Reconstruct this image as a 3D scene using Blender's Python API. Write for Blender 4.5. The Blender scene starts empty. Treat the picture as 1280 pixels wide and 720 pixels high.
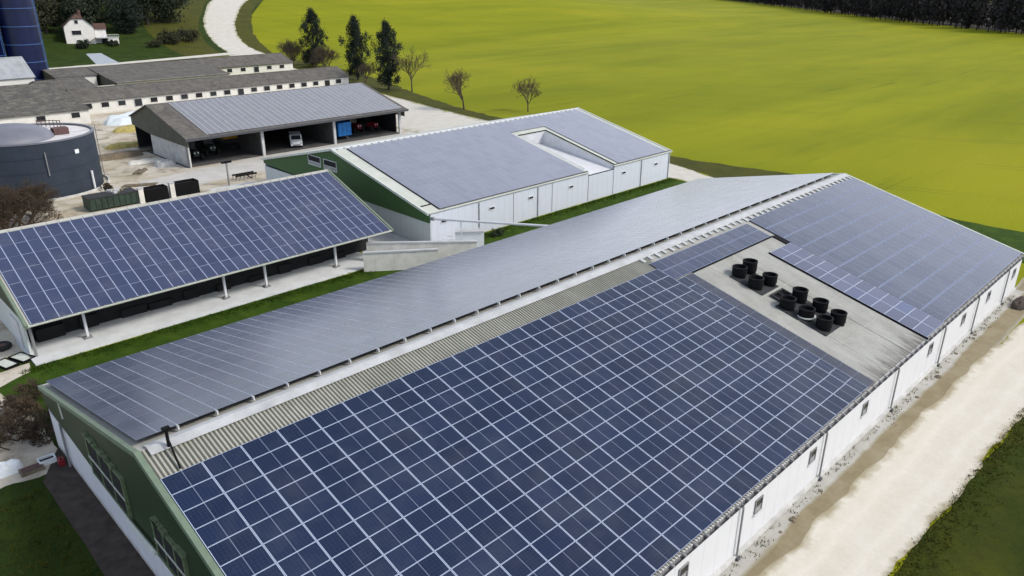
import bpy, math, random
from mathutils import Vector, Matrix, noise
R = random.Random(7)
sc = bpy.context.scene
COL = sc.collection
pi = math.pi

# ------------------------------------------------------------------ helpers
def tag(o, label=None, cat=None, group=None, kind=None):
    if label: o['label'] = label
    if cat: o['category'] = cat
    if group: o['group'] = group
    if kind: o['kind'] = kind
    return o

def thing(name, loc, label, cat, group=None, rz=0):
    o = bpy.data.objects.new(name, None); COL.objects.link(o)
    o.location = loc; o.rotation_euler = (0, 0, rz); o.empty_display_size = .5
    return tag(o, label, cat, group)

def copy_tree(o, parent=None):
    c = o.copy(); COL.objects.link(c)
    if parent: c.parent = parent
    for ch in list(o.children): copy_tree(ch, c)
    return c

class MB:
    """collects faces; build() links them as ONE mesh object (coordinates are given in the parent's frame)"""
    def __init__(s): s.v = []; s.f = []; s.m = []; s.uv = []; s.r = []
    def face(s, pts, m=0, uv=None, r=0.0):
        n = len(s.v); s.v += [tuple(p) for p in pts]; s.f.append(tuple(range(n, n+len(pts))))
        s.m.append(m); s.uv.append(uv or [(0, 0)]*len(pts)); s.r.append(r)
    def box(s, a, b, m=0, M=None, r=0.0):
        x0, y0, z0 = a; x1, y1, z1 = b
        c = [Vector(q) for q in ((x0,y0,z0),(x1,y0,z0),(x1,y1,z0),(x0,y1,z0),(x0,y0,z1),(x1,y0,z1),(x1,y1,z1),(x0,y1,z1))]
        if M: c = [M @ q for q in c]
        for i in ((3,2,1,0),(4,5,6,7),(0,1,5,4),(1,2,6,5),(2,3,7,6),(3,0,4,7)): s.face([c[k] for k in i], m, None, r)
        return s
    def tube(s, p, q, r0, r1=None, n=6, m=0, cap=True):
        p = Vector(p); q = Vector(q); r1 = r0 if r1 is None else r1
        d = (q-p); d = d.normalized() if d.length > 1e-6 else Vector((0,0,1))
        a = d.orthogonal().normalized(); b = d.cross(a)
        A = [p+(a*math.cos(2*pi*i/n)+b*math.sin(2*pi*i/n))*r0 for i in range(n)]
        B = [q+(a*math.cos(2*pi*i/n)+b*math.sin(2*pi*i/n))*r1 for i in range(n)]
        for i in range(n):
            j = (i+1) % n; s.face([A[i], A[j], B[j], B[i]], m)
        if cap: s.face(B, m); s.face(A[::-1], m)
        return s
    def lathe(s, c, prof, n=32, m=0, a0=0, a1=2*pi):
        c = Vector(c); full = abs(a1-a0-2*pi) < 1e-6
        for k in range(len(prof)-1):
            (r0, z0), (r1, z1) = prof[k], prof[k+1]
            for i in range(n):
                t0 = a0+(a1-a0)*i/n; t1 = a0+(a1-a0)*(i+1)/n
                p = [c+Vector((r*math.cos(t), r*math.sin(t), z)) for r, z, t in ((r0,z0,t0),(r0,z0,t1),(r1,z1,t1),(r1,z1,t0))]
                if r0 < 1e-6: p = [p[0], p[2], p[3]]
                elif r1 < 1e-6: p = p[:3]
                s.face(p, m)
        return s
    def build(s, name, mats, parent=None, smooth=False, merge=False):
        me = bpy.data.meshes.new(name); me.from_pydata(s.v, [], s.f)
        for mm in (mats if isinstance(mats, (list, tuple)) else [mats]): me.materials.append(mm)
        me.polygons.foreach_set('material_index', s.m)
        uvl = me.uv_layers.new(name='UVMap')
        flat = [c for u in s.uv for q in u for c in q]
        uvl.data.foreach_set('uv', flat)
        at = me.attributes.new('rnd', 'FLOAT', 'FACE'); at.data.foreach_set('value', s.r)
        if merge:
            import bmesh
            bm = bmesh.new(); bm.from_mesh(me); bmesh.ops.remove_doubles(bm, verts=bm.verts, dist=1e-4)
            bm.to_mesh(me); bm.free()
        if smooth: me.polygons.foreach_set('use_smooth', [True]*len(me.polygons))
        me.update()
        o = bpy.data.objects.new(name, me); COL.objects.link(o)
        if parent: o.parent = parent
        return o

def prism_x(mb, prof, x0, x1, m=0):
    """extrude a (y,z) outline along x"""
    a = [(x0, y, z) for y, z in prof]; b = [(x1, y, z) for y, z in prof]
    n = len(prof)
    mb.face(a[::-1], m); mb.face(b, m)
    for i in range(n):
        j = (i+1) % n; mb.face([a[i], a[j], b[j], b[i]], m)
    return mb

# ------------------------------------------------------------------ materials
class N:
    def __init__(s, name):
        s.mat = bpy.data.materials.new(name); s.mat.use_nodes = True
        s.t = s.mat.node_tree; s.n = s.t.nodes; s.b = s.n['Principled BSDF']
    def add(s, typ, **kw):
        o = s.n.new(typ)
        for k, v in kw.items():
            if k.startswith('i_'): o.inputs[k[2:].replace('_', ' ')].default_value = v
            else: setattr(o, k, v)
        return o
    def link(s, a, b): s.t.links.new(a, b)
    def coord(s, scale=(1, 1, 1), kind='Object', rot=(0, 0, 0)):
        tc = s.add('ShaderNodeTexCoord'); mp = s.add('ShaderNodeMapping')
        mp.inputs['Scale'].default_value = scale; mp.inputs['Rotation'].default_value = rot
        if kind == 'World':
            g = s.add('ShaderNodeNewGeometry'); s.link(g.outputs['Position'], mp.inputs[0])
        else: s.link(tc.outputs[kind], mp.inputs[0])
        return mp.outputs[0]
    def noise(s, vec, scale, detail=6, rough=.6, dist=0):
        o = s.add('ShaderNodeTexNoise'); o.inputs['Scale'].default_value = scale
        o.inputs['Detail'].default_value = detail; o.inputs['Roughness'].default_value = rough
        o.inputs['Distortion'].default_value = dist
        s.link(vec, o.inputs['Vector']); return o.outputs['Fac']
    def ramp(s, fac, stops):
        o = s.add('ShaderNodeValToRGB'); e = o.color_ramp.elements
        while len(e) < len(stops): e.new(.5)
        for i, (p, c) in enumerate(stops):
            e[i].position = p; e[i].color = (c[0], c[1], c[2], 1) if not isinstance(c, (int, float)) else (c, c, c, 1)
        s.link(fac, o.inputs[0]); return o.outputs[0]
    def mix(s, fac, a, b, mode='MIX'):
        o = s.add('ShaderNodeMix', data_type='RGBA', blend_type=mode)
        for sock, v in ((o.inputs[0], fac), (o.inputs[6], a), (o.inputs[7], b)):
            if isinstance(v, bpy.types.NodeSocket): s.link(v, sock)
            elif isinstance(v, (int, float)): sock.default_value = v
            else: sock.default_value = (v[0], v[1], v[2], 1)
        return o.outputs[2]
    def math(s, op, a, b=None, c=None, clamp=False):
        o = s.add('ShaderNodeMath', operation=op, use_clamp=clamp)
        for i, v in enumerate((a, b, c)):
            if v is None: continue
            if isinstance(v, bpy.types.NodeSocket): s.link(v, o.inputs[i])
            else: o.inputs[i].default_value = v
        return o.outputs[0]
    def color(s, v):
        if isinstance(v, bpy.types.NodeSocket): s.link(v, s.b.inputs['Base Color'])
        else: s.b.inputs['Base Color'].default_value = (v[0], v[1], v[2], 1)
    def rough(s, v):
        if isinstance(v, bpy.types.NodeSocket): s.link(v, s.b.inputs['Roughness'])
        else: s.b.inputs['Roughness'].default_value = v
    def bump(s, h, strength=.3, dist=.05):
        o = s.add('ShaderNodeBump'); o.inputs['Strength'].default_value = strength; o.inputs['Distance'].default_value = dist
        s.link(h, o.inputs['Height']); s.link(o.outputs[0], s.b.inputs['Normal'])

def plain(name, c, rough=.7, var=.25, scale=2.0, metal=0, spec=.4, c2=None):
    m = N(name); v = m.coord(kind='World')
    f = m.noise(v, scale, 8, .65)
    lo = tuple(x*(1-var) for x in c); hi = tuple(min(1, x*(1+var*.6)) for x in c)
    cc = m.ramp(f, [(.3, c2 or lo), (.62, hi)])
    m.color(cc); m.rough(rough); m.b.inputs['Metallic'].default_value = metal
    m.b.inputs['Specular IOR Level'].default_value = spec
    return m.mat

def grass_mat(name, c1, c2, c3, sc1=.25, streak=False):
    m = N(name); v = m.coord(kind='World')
    big = m.noise(v, sc1, 5, .6, .3); fine = m.noise(v, 3.5, 8, .75); mid = m.noise(v, .9, 5, .65)
    col = m.mix(m.ramp(big, [(.3, 0), (.7, 1)]), c1, c2)
    col = m.mix(m.ramp(mid, [(.5, 0), (.78, .8)]), col, c3)
    col = m.mix(.45, col, m.ramp(fine, [(.25, (.25,.25,.25)), (.75, (1,1,1))]), 'MULTIPLY')
    m.color(col); m.rough(.95); m.b.inputs['Specular IOR Level'].default_value = .1
    m.bump(m.noise(v, 6, 6, .8), .6, .15)
    return m.mat

TRAM = 60
def field_mat():
    m = N('field_crop'); v = m.coord(kind='World', rot=(0, 0, math.radians(-8)))
    w = m.coord((.004, .02, .01), 'World', (0, 0, math.radians(-52)))
    big = m.noise(w, 1.6, 5, .6, .8)
    w2 = m.coord((.012, .07, .03), 'World', (0, 0, math.radians(-57)))
    st = m.noise(w2, 1.2, 6, .65, .6)
    w3 = m.coord((.02, .35, .1), 'World', (0, 0, math.radians(-55)))
    st2 = m.noise(w3, 1.0, 5, .6, .3)
    fine = m.noise(v, 1.7, 8, .8)
    col = m.mix(m.ramp(big, [(.32, 0), (.68, 1)]), (.178, .206, .004), (.262, .276, .007))
    col = m.mix(m.ramp(st, [(.50, 0), (.74, .5)]), col, (.142, .165, .004))
    col = m.mix(m.ramp(st2, [(.62, 0), (.72, .5)]), col, (.085, .105, .006))
    col = m.mix(m.ramp(m.noise(v, .012, 3), [(.5, 0), (.75, .5)]), col, (.34, .315, .012))
    tr = m.coord((1, 1, 1), 'World', (0, 0, math.radians(TRAM))); sp = m.add('ShaderNodeSeparateXYZ'); m.link(tr, sp.inputs[0])
    yy = m.math('ADD', sp.outputs[1], m.math('MULTIPLY', m.noise(v, .006, 2), 30))
    fr = m.math('FRACT', m.math('DIVIDE', yy, 21)); k1 = m.math('LESS_THAN', fr, .022); k2 = m.math('LESS_THAN', m.math('ABSOLUTE', m.math('SUBTRACT', fr, .10)), .011)
    tk = m.math('MULTIPLY', m.math('MAXIMUM', k1, k2), m.ramp(m.noise(v, .02, 4), [(.42, .0), (.62, .5)]))
    col = m.mix(tk, col, (.085, .085, .012))
    col = m.mix(.35, col, m.ramp(fine, [(.3, (.55,.55,.5)), (.7, (1,1,1))]), 'MULTIPLY')
    m.color(col); m.rough(.95); m.b.inputs['Specular IOR Level'].default_value = .08
    m.bump(fine, .5, .2)
    return m.mat

def road_mat(name, c1, c2, edge, ew=.16, tracks=True):
    """v of the UV runs 0..1 across the road; the gravel thins out into the edge colour"""
    m = N(name); v = m.coord(kind='World')
    uv = m.add('ShaderNodeUVMap'); sp = m.add('ShaderNodeSeparateXYZ'); m.link(uv.outputs[0], sp.inputs[0])
    vv = sp.outputs[1]
    d = m.math('MINIMUM', vv, m.math('SUBTRACT', 1, vv))
    nz = m.noise(v, .5, 8, .7); n2 = m.noise(v, 3, 8, .75)
    dd = m.math('ADD', d, m.math('MULTIPLY', m.math('SUBTRACT', nz, .5), .35))
    e = m.ramp(dd, [(0, 1), (ew, 0)])
    col = m.mix(m.ramp(nz, [(.35, 0), (.7, 1)]), c1, c2)
    if tracks:
        t = m.math('ABSOLUTE', m.math('SUBTRACT', m.math('ABSOLUTE', m.math('SUBTRACT', vv, .5)), .2))
        t = m.math('ADD', t, m.math('MULTIPLY', m.math('SUBTRACT', nz, .5), .12))
        col = m.mix(m.ramp(t, [(0, .35), (.1, 0)]), col, tuple(x*1.12 for x in c2))
    col = m.mix(.35, col, m.ramp(n2, [(.3, (.74,.72,.68)), (.7, (1,1,1))]), 'MULTIPLY')
    col = m.mix(e, col, edge)
    m.color(col); m.rough(.95); m.b.inputs['Specular IOR Level'].default_value = .15
    m.bump(n2, .4, .06)
    return m.mat

def panel_mat(name, c1, c2, fx=.026, fy=.022, frame=(.62,.66,.72), mid=0.0, alt=0.0, rough=.2, cells=(10, 6), midc=.45, dust=.1, row=None, out=0.0, cell=.10):
    """UV 0..1 across one panel; face attribute rnd varies the cells"""
    m = N(name)
    uv = m.add('ShaderNodeUVMap'); sp = m.add('ShaderNodeSeparateXYZ'); m.link(uv.outputs[0], sp.inputs[0])
    u, v = sp.outputs[0], sp.outputs[1]
    at = m.add('ShaderNodeAttribute', attribute_name='rnd'); r = at.outputs['Fac']
    du = m.math('MINIMUM', u, m.math('SUBTRACT', 1, u)); dv = m.math('MINIMUM', v, m.math('SUBTRACT', 1, v))
    fu = m.math('LESS_THAN', du, fx); fv = m.math('LESS_THAN', dv, fy)
    W = m.coord(kind='World')
    wn = m.add('ShaderNodeTexWhiteNoise', noise_dimensions='1D'); m.link(m.math('MULTIPLY', r, 97.3), wn.inputs['W'])
    col = m.mix(m.ramp(wn.outputs['Value'], [(0, 0), (1, 1)]), c1, c2)
    wn2 = m.add('ShaderNodeTexWhiteNoise', noise_dimensions='1D'); m.link(m.math('MULTIPLY', r, 31.7), wn2.inputs['W'])
    if out: col = m.mix(m.ramp(wn2.outputs['Value'], [(.9, 0), (1, out)]), col, (c2[0]*.7, c2[1]*1.15, c2[2]*1.7))
    # cell gaps, very faint
    for ax, k, th in ((u, cells[0], .035), (v, cells[1], .03)):
        fr = m.math('FRACT', m.math('MULTIPLY', ax, k)); g = m.math('LESS_THAN', fr, th*2)
        col = m.mix(m.math('MULTIPLY', g, cell), col, (.20, .23, .30))
    fr = m.math('FRACT', m.math('MULTIPLY', v, cells[1]*4)); g = m.math('LESS_THAN', fr, .12)
    col = m.mix(m.math('MULTIPLY', g, cell*.5), col, (.3, .33, .38))
    if mid:
        g = m.math('LESS_THAN', m.math('ABSOLUTE', m.math('SUBTRACT', u, .5)), mid)
        col = m.mix(m.math('MULTIPLY', g, midc), col, frame)
    dst = m.noise(W, .35, 6, .7)
    col = m.mix(m.math('MULTIPLY', m.ramp(dst, [(.45, 0), (.8, 1)]), dust), col, (.32, .32, .30))
    f = m.math('MAXIMUM', fu, fv) if row is None else m.math('MAXIMUM', fu, m.math('MULTIPLY', fv, row))
    col = m.mix(f, col, frame)
    m.color(col)
    rg = m.math('ADD', rough, m.math('MULTIPLY', dst, .12))
    m.rough(m.math('ADD', rg, m.math('MULTIPLY', f, .25)))
    m.b.inputs['IOR'].default_value = 1.5; m.b.inputs['Specular IOR Level'].default_value = .55
    m.bump(m.noise(W, .6, 2, .5), .12, .02)
    return m.mat

def roofing_mat(name, c1, c2, stain, axis_y=True, eave=None, moss=None, groove=None):
    """weathered fibre cement sheets"""
    m = N(name); W = m.coord(kind='World')
    a = m.noise(m.coord((.5, .12, .3), 'World'), 1.6, 7, .7, .4); b = m.noise(W, 5, 8, .8); c = m.noise(W, .35, 4, .6)
    col = m.mix(m.ramp(a, [(.3, 0), (.7, 1)]), c1, c2)
    col = m.mix(m.ramp(c, [(.5, 0), (.75, .6)]), col, stain)
    col = m.mix(.4, col, m.ramp(b, [(.3, (.55,.55,.55)), (.7, (1,1,1))]), 'MULTIPLY')
    if groove:   # groove shading of the ribbed sheets, painted in as dark stripes
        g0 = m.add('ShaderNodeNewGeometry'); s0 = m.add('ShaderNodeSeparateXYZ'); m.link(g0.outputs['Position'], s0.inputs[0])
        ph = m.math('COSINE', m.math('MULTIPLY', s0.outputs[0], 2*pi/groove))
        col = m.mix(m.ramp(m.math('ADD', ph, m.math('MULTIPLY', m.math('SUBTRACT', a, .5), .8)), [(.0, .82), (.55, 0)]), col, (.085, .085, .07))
    if eave is not None:   # algae collecting along the lowest sheets (world y)
        g = m.add('ShaderNodeNewGeometry'); sp = m.add('ShaderNodeSeparateXYZ'); m.link(g.outputs['Position'], sp.inputs[0])
        st = m.noise(m.coord((1.6, .25, .3), 'World'), 1.8, 6, .7)
        d = m.math('SUBTRACT', m.math('MULTIPLY', m.math('SUBTRACT', eave, sp.outputs[1]), -.42), 0)
        k = m.math('SUBTRACT', m.math('MULTIPLY', st, 2.6), m.math('ADD', d, .55))
        col = m.mix(m.ramp(k, [(.1, 0), (.9, .7)]), col, (.05, .034, .03))
    if moss:
        mo = m.noise(W, .7, 8, .75, .5)
        col = m.mix(m.ramp(mo, [(.48, 0), (.62, .8)]), col, moss)
    m.color(col); m.rough(.9); m.b.inputs['Specular IOR Level'].default_value = .2
    m.bump(b, .3, .02)
    return m.mat

def wall_mat(name, c, seam=None, dirt=(.35,.33,.27), base=1.0, var=.06, xseam=True, rough=.55):
    """painted wall panels with thin upright seams, rain marks and splash dirt at the foot"""
    m = N(name); g = m.add('ShaderNodeNewGeometry'); sp = m.add('ShaderNodeSeparateXYZ'); m.link(g.outputs['Position'], sp.inputs[0])
    W = m.coord(kind='World'); n1 = m.noise(W, .7, 6, .65); n2 = m.noise(m.coord((3, 3, .25), 'World'), 1.5, 6, .7)
    lo = tuple(x*(1-var) for x in c)
    col = m.mix(m.ramp(n1, [(.35, 0), (.7, 1)]), c, lo)
    col = m.mix(m.ramp(n2, [(.58, 0), (.9, .14)]), col, tuple(x*.62 for x in c))
    if seam:
        ax = sp.outputs[0] if xseam else sp.outputs[1]
        fr = m.math('FRACT', m.math('DIVIDE', ax, seam)); gg = m.math('LESS_THAN', fr, .035/seam*1.2)
        col = m.mix(m.math('MULTIPLY', gg, .35), col, tuple(x*.45 for x in c))
    k = m.math('SUBTRACT', m.math('MULTIPLY', m.noise(W, 1.3, 7, .75), base), sp.outputs[2])
    col = m.mix(m.ramp(k, [(.0, 0), (.5, .8)]), col, dirt)
    m.color(col); m.rough(rough); m.b.inputs['Specular IOR Level'].default_value = .3
    return m.mat

M = {}
M['field'] = field_mat()
M['lawn'] = grass_mat('lawn_grass', (.022, .042, .006), (.045, .075, .010), (.014, .022, .006))
M['rough'] = grass_mat('rough_grass', (.026, .046, .005), (.080, .086, .009), (.040, .040, .009), .22)
M['strip'] = grass_mat('strip_grass', (.030, .066, .006), (.060, .110, .010), (.022, .040, .006), .5)
M['verge'] = grass_mat('verge_grass', (.060, .066, .012), (.095, .10, .014), (.035, .034, .012), .2)
M['brightlawn'] = grass_mat('bright_lawn', (.075, .105, .010), (.12, .15, .012), (.035, .05, .01), .2)
M['road'] = road_mat('pale_gravel', (.62, .58, .49), (.68, .65, .57), (.34, .30, .20), .10)
M['far_road'] = road_mat('chalk_gravel', (.52, .50, .44), (.62, .60, .55), (.28, .27, .16), .08, False)
M['walk'] = road_mat('worn_concrete', (.36, .35, .31), (.50, .49, .46), (.26, .23, .15), .22, False)
M['dirt'] = road_mat('mud_margin', (.23, .19, .115), (.32, .28, .19), (.36, .34, .27), .12, False)
M['yard'] = None
def yard_mat():
    m = N('yard_ground'); W = m.coord(kind='World')
    a = m.noise(W, .09, 6, .65, .8); b = m.noise(W, .3, 7, .7, .5); c = m.noise(W, 2.2, 8, .75)
    col = m.mix(m.ramp(a, [(.38, 0), (.6, 1)]), (.46, .40, .29), (.60, .56, .48))
    col = m.mix(m.ramp(b, [(.5, 0), (.66, .85)]), col, (.20, .15, .095))
    col = m.mix(m.ramp(m.noise(W, .17, 5, .6, 1), [(.58, 0), (.7, .6)]), col, (.16, .15, .05))
    col = m.mix(.4, col, m.ramp(c, [(.3, (.5,.5,.5)), (.7, (1,1,1))]), 'MULTIPLY')
    m.color(col); m.rough(.95); m.bump(c, .4, .08)
    return m.mat
M['yard'] = yard_mat()
M['slab'] = plain('concrete_slab', (.52, .53, .52), .85, .22, .8)
M['paleyard'] = road_mat('pale_yard', (.46, .45, .42), (.58, .57, .54), (.42, .36, .26), .2, False)
M['apron'] = plain('concrete_apron', (.58, .60, .60), .85, .15, .6)
M['concrete'] = plain('concrete_wall', (.50, .50, .48), .85, .25, 1.1)
M['dullconc'] = plain('shaded_concrete', (.07, .07, .068), .9, .35, .5)  # concrete with the machine shed's interior shade put into its colour
M['cream_conc'] = plain('pale_concrete', (.62, .61, .56), .85, .18, 1.1)
M['white_wall_a'] = wall_mat('white_wall_panels', (.66, .67, .68), 1.2, (.42, .40, .33), .8)
M['white_gable'] = wall_mat('white_gable_panels', (.70, .71, .74), 1.2, (.30, .27, .22), .9, xseam=False)
M['white_wall_c'] = wall_mat('pale_steel_wall', (.56, .60, .66), 1.0, (.42, .45, .45), .5)
M['white_gable_c'] = wall_mat('pale_gable_wall', (.56, .60, .58), 1.0, (.35, .36, .33), .5, xseam=False)
M['render'] = wall_mat('old_white_render', (.68, .67, .62), None, (.42, .38, .30), 1.0, .15)
M['green'] = wall_mat('green_cladding', (.030, .052, .024), .25, (.03, .045, .02), .3, .12, xseam=False)
M['green_c'] = wall_mat('mid_green_cladding', (.050, .115, .034), .25, (.05, .10, .03), .3, .1, xseam=False)
M['green_trim'] = plain('green_trim', (.15, .20, .14), .6, .15, 2)
M['green_frame'] = plain('green_window_frame', (.13, .17, .09), .6, .45, 5)
M['trim'] = plain('pale_trim', (.55, .58, .52), .5, .15, 2)
M['white_metal'] = plain('white_metal', (.62, .63, .65), .45, .1, 1.5)
M['cap'] = plain('ridge_capping', (.44, .45, .45), .5, .18, .9)
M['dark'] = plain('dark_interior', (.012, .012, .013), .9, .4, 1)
M['dark_metal'] = plain('dark_gutter', (.075, .078, .085), .5, .4, 5)
M['grey_metal'] = plain('grey_pipe', (.22, .22, .22), .5, .2, 2)
M['black'] = plain('black_plastic', (.004, .004, .005), .7, .3, 3, spec=.15)
M['blackpad'] = plain('black_flashing', (.025, .027, .03), .8, .4, 2)
M['glass'] = N('window_glass'); M['glass'].color((.02, .023, .027)); M['glass'].rough(.12); M['glass'] = M['glass'].mat
M['lightglass'] = plain('pale_pane', (.30, .31, .30), .3, .2, 3)
M['roof_a'] = roofing_mat('fibre_cement_sheet', (.37, .37, .34), (.50, .50, .46), (.29, .28, .24), eave=-17.6)
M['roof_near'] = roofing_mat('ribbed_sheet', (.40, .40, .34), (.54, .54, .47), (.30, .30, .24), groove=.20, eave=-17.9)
M['roof_b'] = roofing_mat('roof_sheet_dull', (.42, .42, .38), (.50, .50, .46), (.28, .26, .22))
M['roof_c'] = roofing_mat('roof_sheet_pale', (.50, .53, .47), (.60, .62, .57), (.40, .43, .36))
M['old_roof'] = roofing_mat('old_brown_roof', (.085, .079, .073), (.150, .140, .128), (.05, .046, .042), moss=(.165, .155, .13))
M['moss_roof'] = roofing_mat('mossy_roof', (.075, .072, .066), (.12, .115, .105), (.045, .045, .04), moss=(.20, .19, .15))
M['silver_roof'] = roofing_mat('galvanised_roof', (.30, .32, .34), (.42, .44, .46), (.20, .20, .20))
M['olive'] = plain('olive_cladding', (.085, .085, .062), .8, .2, 1)
M['tank'] = plain('slate_blue_tank', (.022, .032, .048), .55, .2, .4)
M['membrane'] = plain('grey_membrane', (.15, .155, .185), .5, .12, .5)
M['tanktop'] = plain('pale_tank_roof', (.60, .58, .57), .8, .2, .8)
M['bluesilo'] = plain('navy_silo_steel', (.003, .007, .042), .35, .35, .5)
M['bluering'] = plain('silo_ring', (.05, .11, .28), .4, .1, 1)
M['brown'] = plain('rust_brown', (.10, .055, .05), .8, .3, 2)
M['tile'] = plain('brown_roof_tile', (.085, .045, .035), .85, .35, 1.5)
M['housewall'] = plain('white_house_render', (.72, .70, .66), .8, .08, 1)
M['bark'] = plain('dark_bark', (.045, .038, .030), .95, .3, 4)
M['twig'] = plain('bare_twigs', (.085, .066, .045), .95, .35, 2)
M['conifer'] = plain('conifer_needles', (.011, .019, .012), .85, .7, .8, c2=(.005, .009, .006))
M['crown'] = plain('dark_crown_leaves', (.020, .030, .012), .85, .6, .5, c2=(.008, .011, .006))
M['hedge'] = plain('garden_hedge', (.032, .034, .014), .9, .6, .4, c2=(.014, .015, .008))
M['brush'] = plain('brown_brush', (.075, .052, .032), .95, .5, .8, c2=(.03, .022, .015))
M['wood'] = plain('far_wood', (.018, .017, .018), .95, .5, .06)
M['blue'] = plain('bright_blue_paint', (.015, .19, .55), .5, .3, 2)
M['white'] = plain('white_paint', (.72, .76, .78), .4, .08, 2)
M['yellow'] = plain('yellow_paint', (.50, .27, .02), .5, .25, 2)
M['red'] = plain('red_paint', (.20, .012, .02), .5, .25, 2)
M['tyre'] = plain('tyre_rubber', (.02, .02, .02), .9, .3, 3)
M['container'] = plain('dark_green_steel', (.025, .045, .032), .6, .4, 1.5)
M['sheet'] = plain('pale_silage_sheet', (.60, .66, .68), .4, .15, .8)
M['straw'] = plain('straw', (.36, .30, .10), .95, .3, 1.5)
M['timber'] = plain('weathered_timber', (.16, .13, .09), .9, .35, 2)
M['paving'] = plain('blue_grey_paving', (.34, .38, .42), .8, .12, .6)
M['brownstrip'] = plain('brown_soil_strip', (.052, .040, .032), .95, .45, 1.2)

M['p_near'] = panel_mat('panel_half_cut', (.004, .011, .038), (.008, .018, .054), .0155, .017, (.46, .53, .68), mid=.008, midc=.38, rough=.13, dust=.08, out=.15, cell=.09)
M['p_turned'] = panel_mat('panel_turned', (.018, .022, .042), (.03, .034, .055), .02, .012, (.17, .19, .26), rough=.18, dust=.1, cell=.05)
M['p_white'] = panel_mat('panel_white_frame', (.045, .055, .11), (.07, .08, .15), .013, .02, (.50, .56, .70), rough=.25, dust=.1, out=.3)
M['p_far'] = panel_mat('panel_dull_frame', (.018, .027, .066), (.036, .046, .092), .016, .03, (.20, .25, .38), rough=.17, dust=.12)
M['p_left'] = panel_mat('panel_left', (.020, .028, .052), (.036, .044, .074), .020, .012, (.17, .20, .28), rough=.15, dust=.12, row=.4)
M['p_left2'] = panel_mat('panel_left_strong', (.020, .028, .052), (.036, .044, .074), .034, .012, (.36, .40, .50), rough=.15, dust=.12, row=.4)
M['p_b'] = panel_mat('panel_b', (.032, .043, .092), (.040, .052, .108), .022, .016, (.15, .18, .28), rough=.2, dust=.1, row=.5)
M['p_b2'] = panel_mat('panel_b_strong', (.032, .043, .092), (.040, .052, .108), .045, .016, (.40, .46, .62), rough=.2, dust=.1, row=.5)
M['p_c'] = panel_mat('panel_c', (.18, .195, .25), (.21, .225, .28), .022, .012, (.33, .36, .44), rough=.25, dust=.06)
M['p_d'] = panel_mat('panel_d', (.17, .175, .195), (.19, .195, .215), .01, .008, (.22, .23, .25), rough=.3, dust=.1)
M['p_d2'] = panel_mat('panel_d_strong', (.17, .175, .195), (.19, .195, .215), .075, .008, (.46, .47, .49), rough=.3, dust=.1)

# ------------------------------------------------------------------ terrain
def ss(t): t = min(max(t, 0), 1); return t*t*(3-2*t)
def T(x, y): return 22*ss((y-198)/200)*(1-ss((x-330)/300))

def axis(lo, hi, mid0, mid1, fine, grow=1.35):
    a = [mid0]; st = fine
    while a[-1] < mid1: a.append(a[-1]+fine)
    b = []; q = mid0; st = fine
    while q > lo: st *= grow; q -= st; b.append(q)
    q = a[-1]; st = fine
    while q < hi: st *= grow; q += st; a.append(q)
    return b[::-1]+a
xs = axis(-4000, 6000, -100, 640, 10); ys = axis(-3000, 6000, 180, 420, 8)
V = [(x, y, T(x, y)) for y in ys for x in xs]; nx = len(xs)
F = [(j*nx+i, j*nx+i+1, (j+1)*nx+i+1, (j+1)*nx+i) for j in range(len(ys)-1) for i in range(nx-1)]
me = bpy.data.meshes.new('ground'); me.from_pydata(V, [], F); me.materials.append(M['field'])
me.polygons.foreach_set('use_smooth', [True]*len(F))
g = bpy.data.objects.new('ground', me); COL.objects.link(g); tag(g, 'bright yellow green crop field covering the open land', None, None, 'structure')

def resample(pts, step):
    out = []
    for a, b in zip(pts[:-1], pts[1:]):
        a = Vector(a); b = Vector(b); n = max(1, int((b-a).length/step))
        for k in range(n): out.append(a.lerp(b, k/n))
    out.append(Vector(pts[-1])); return out

def smoothpoly(pts, it=2):
    pts = [Vector(p) for p in pts]
    for _ in range(it):
        q = [pts[0]]
        for a, b in zip(pts[:-1], pts[1:]): q += [a.lerp(b, .25), a.lerp(b, .75)]
        pts = q+[pts[-1]]
    return pts

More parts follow.
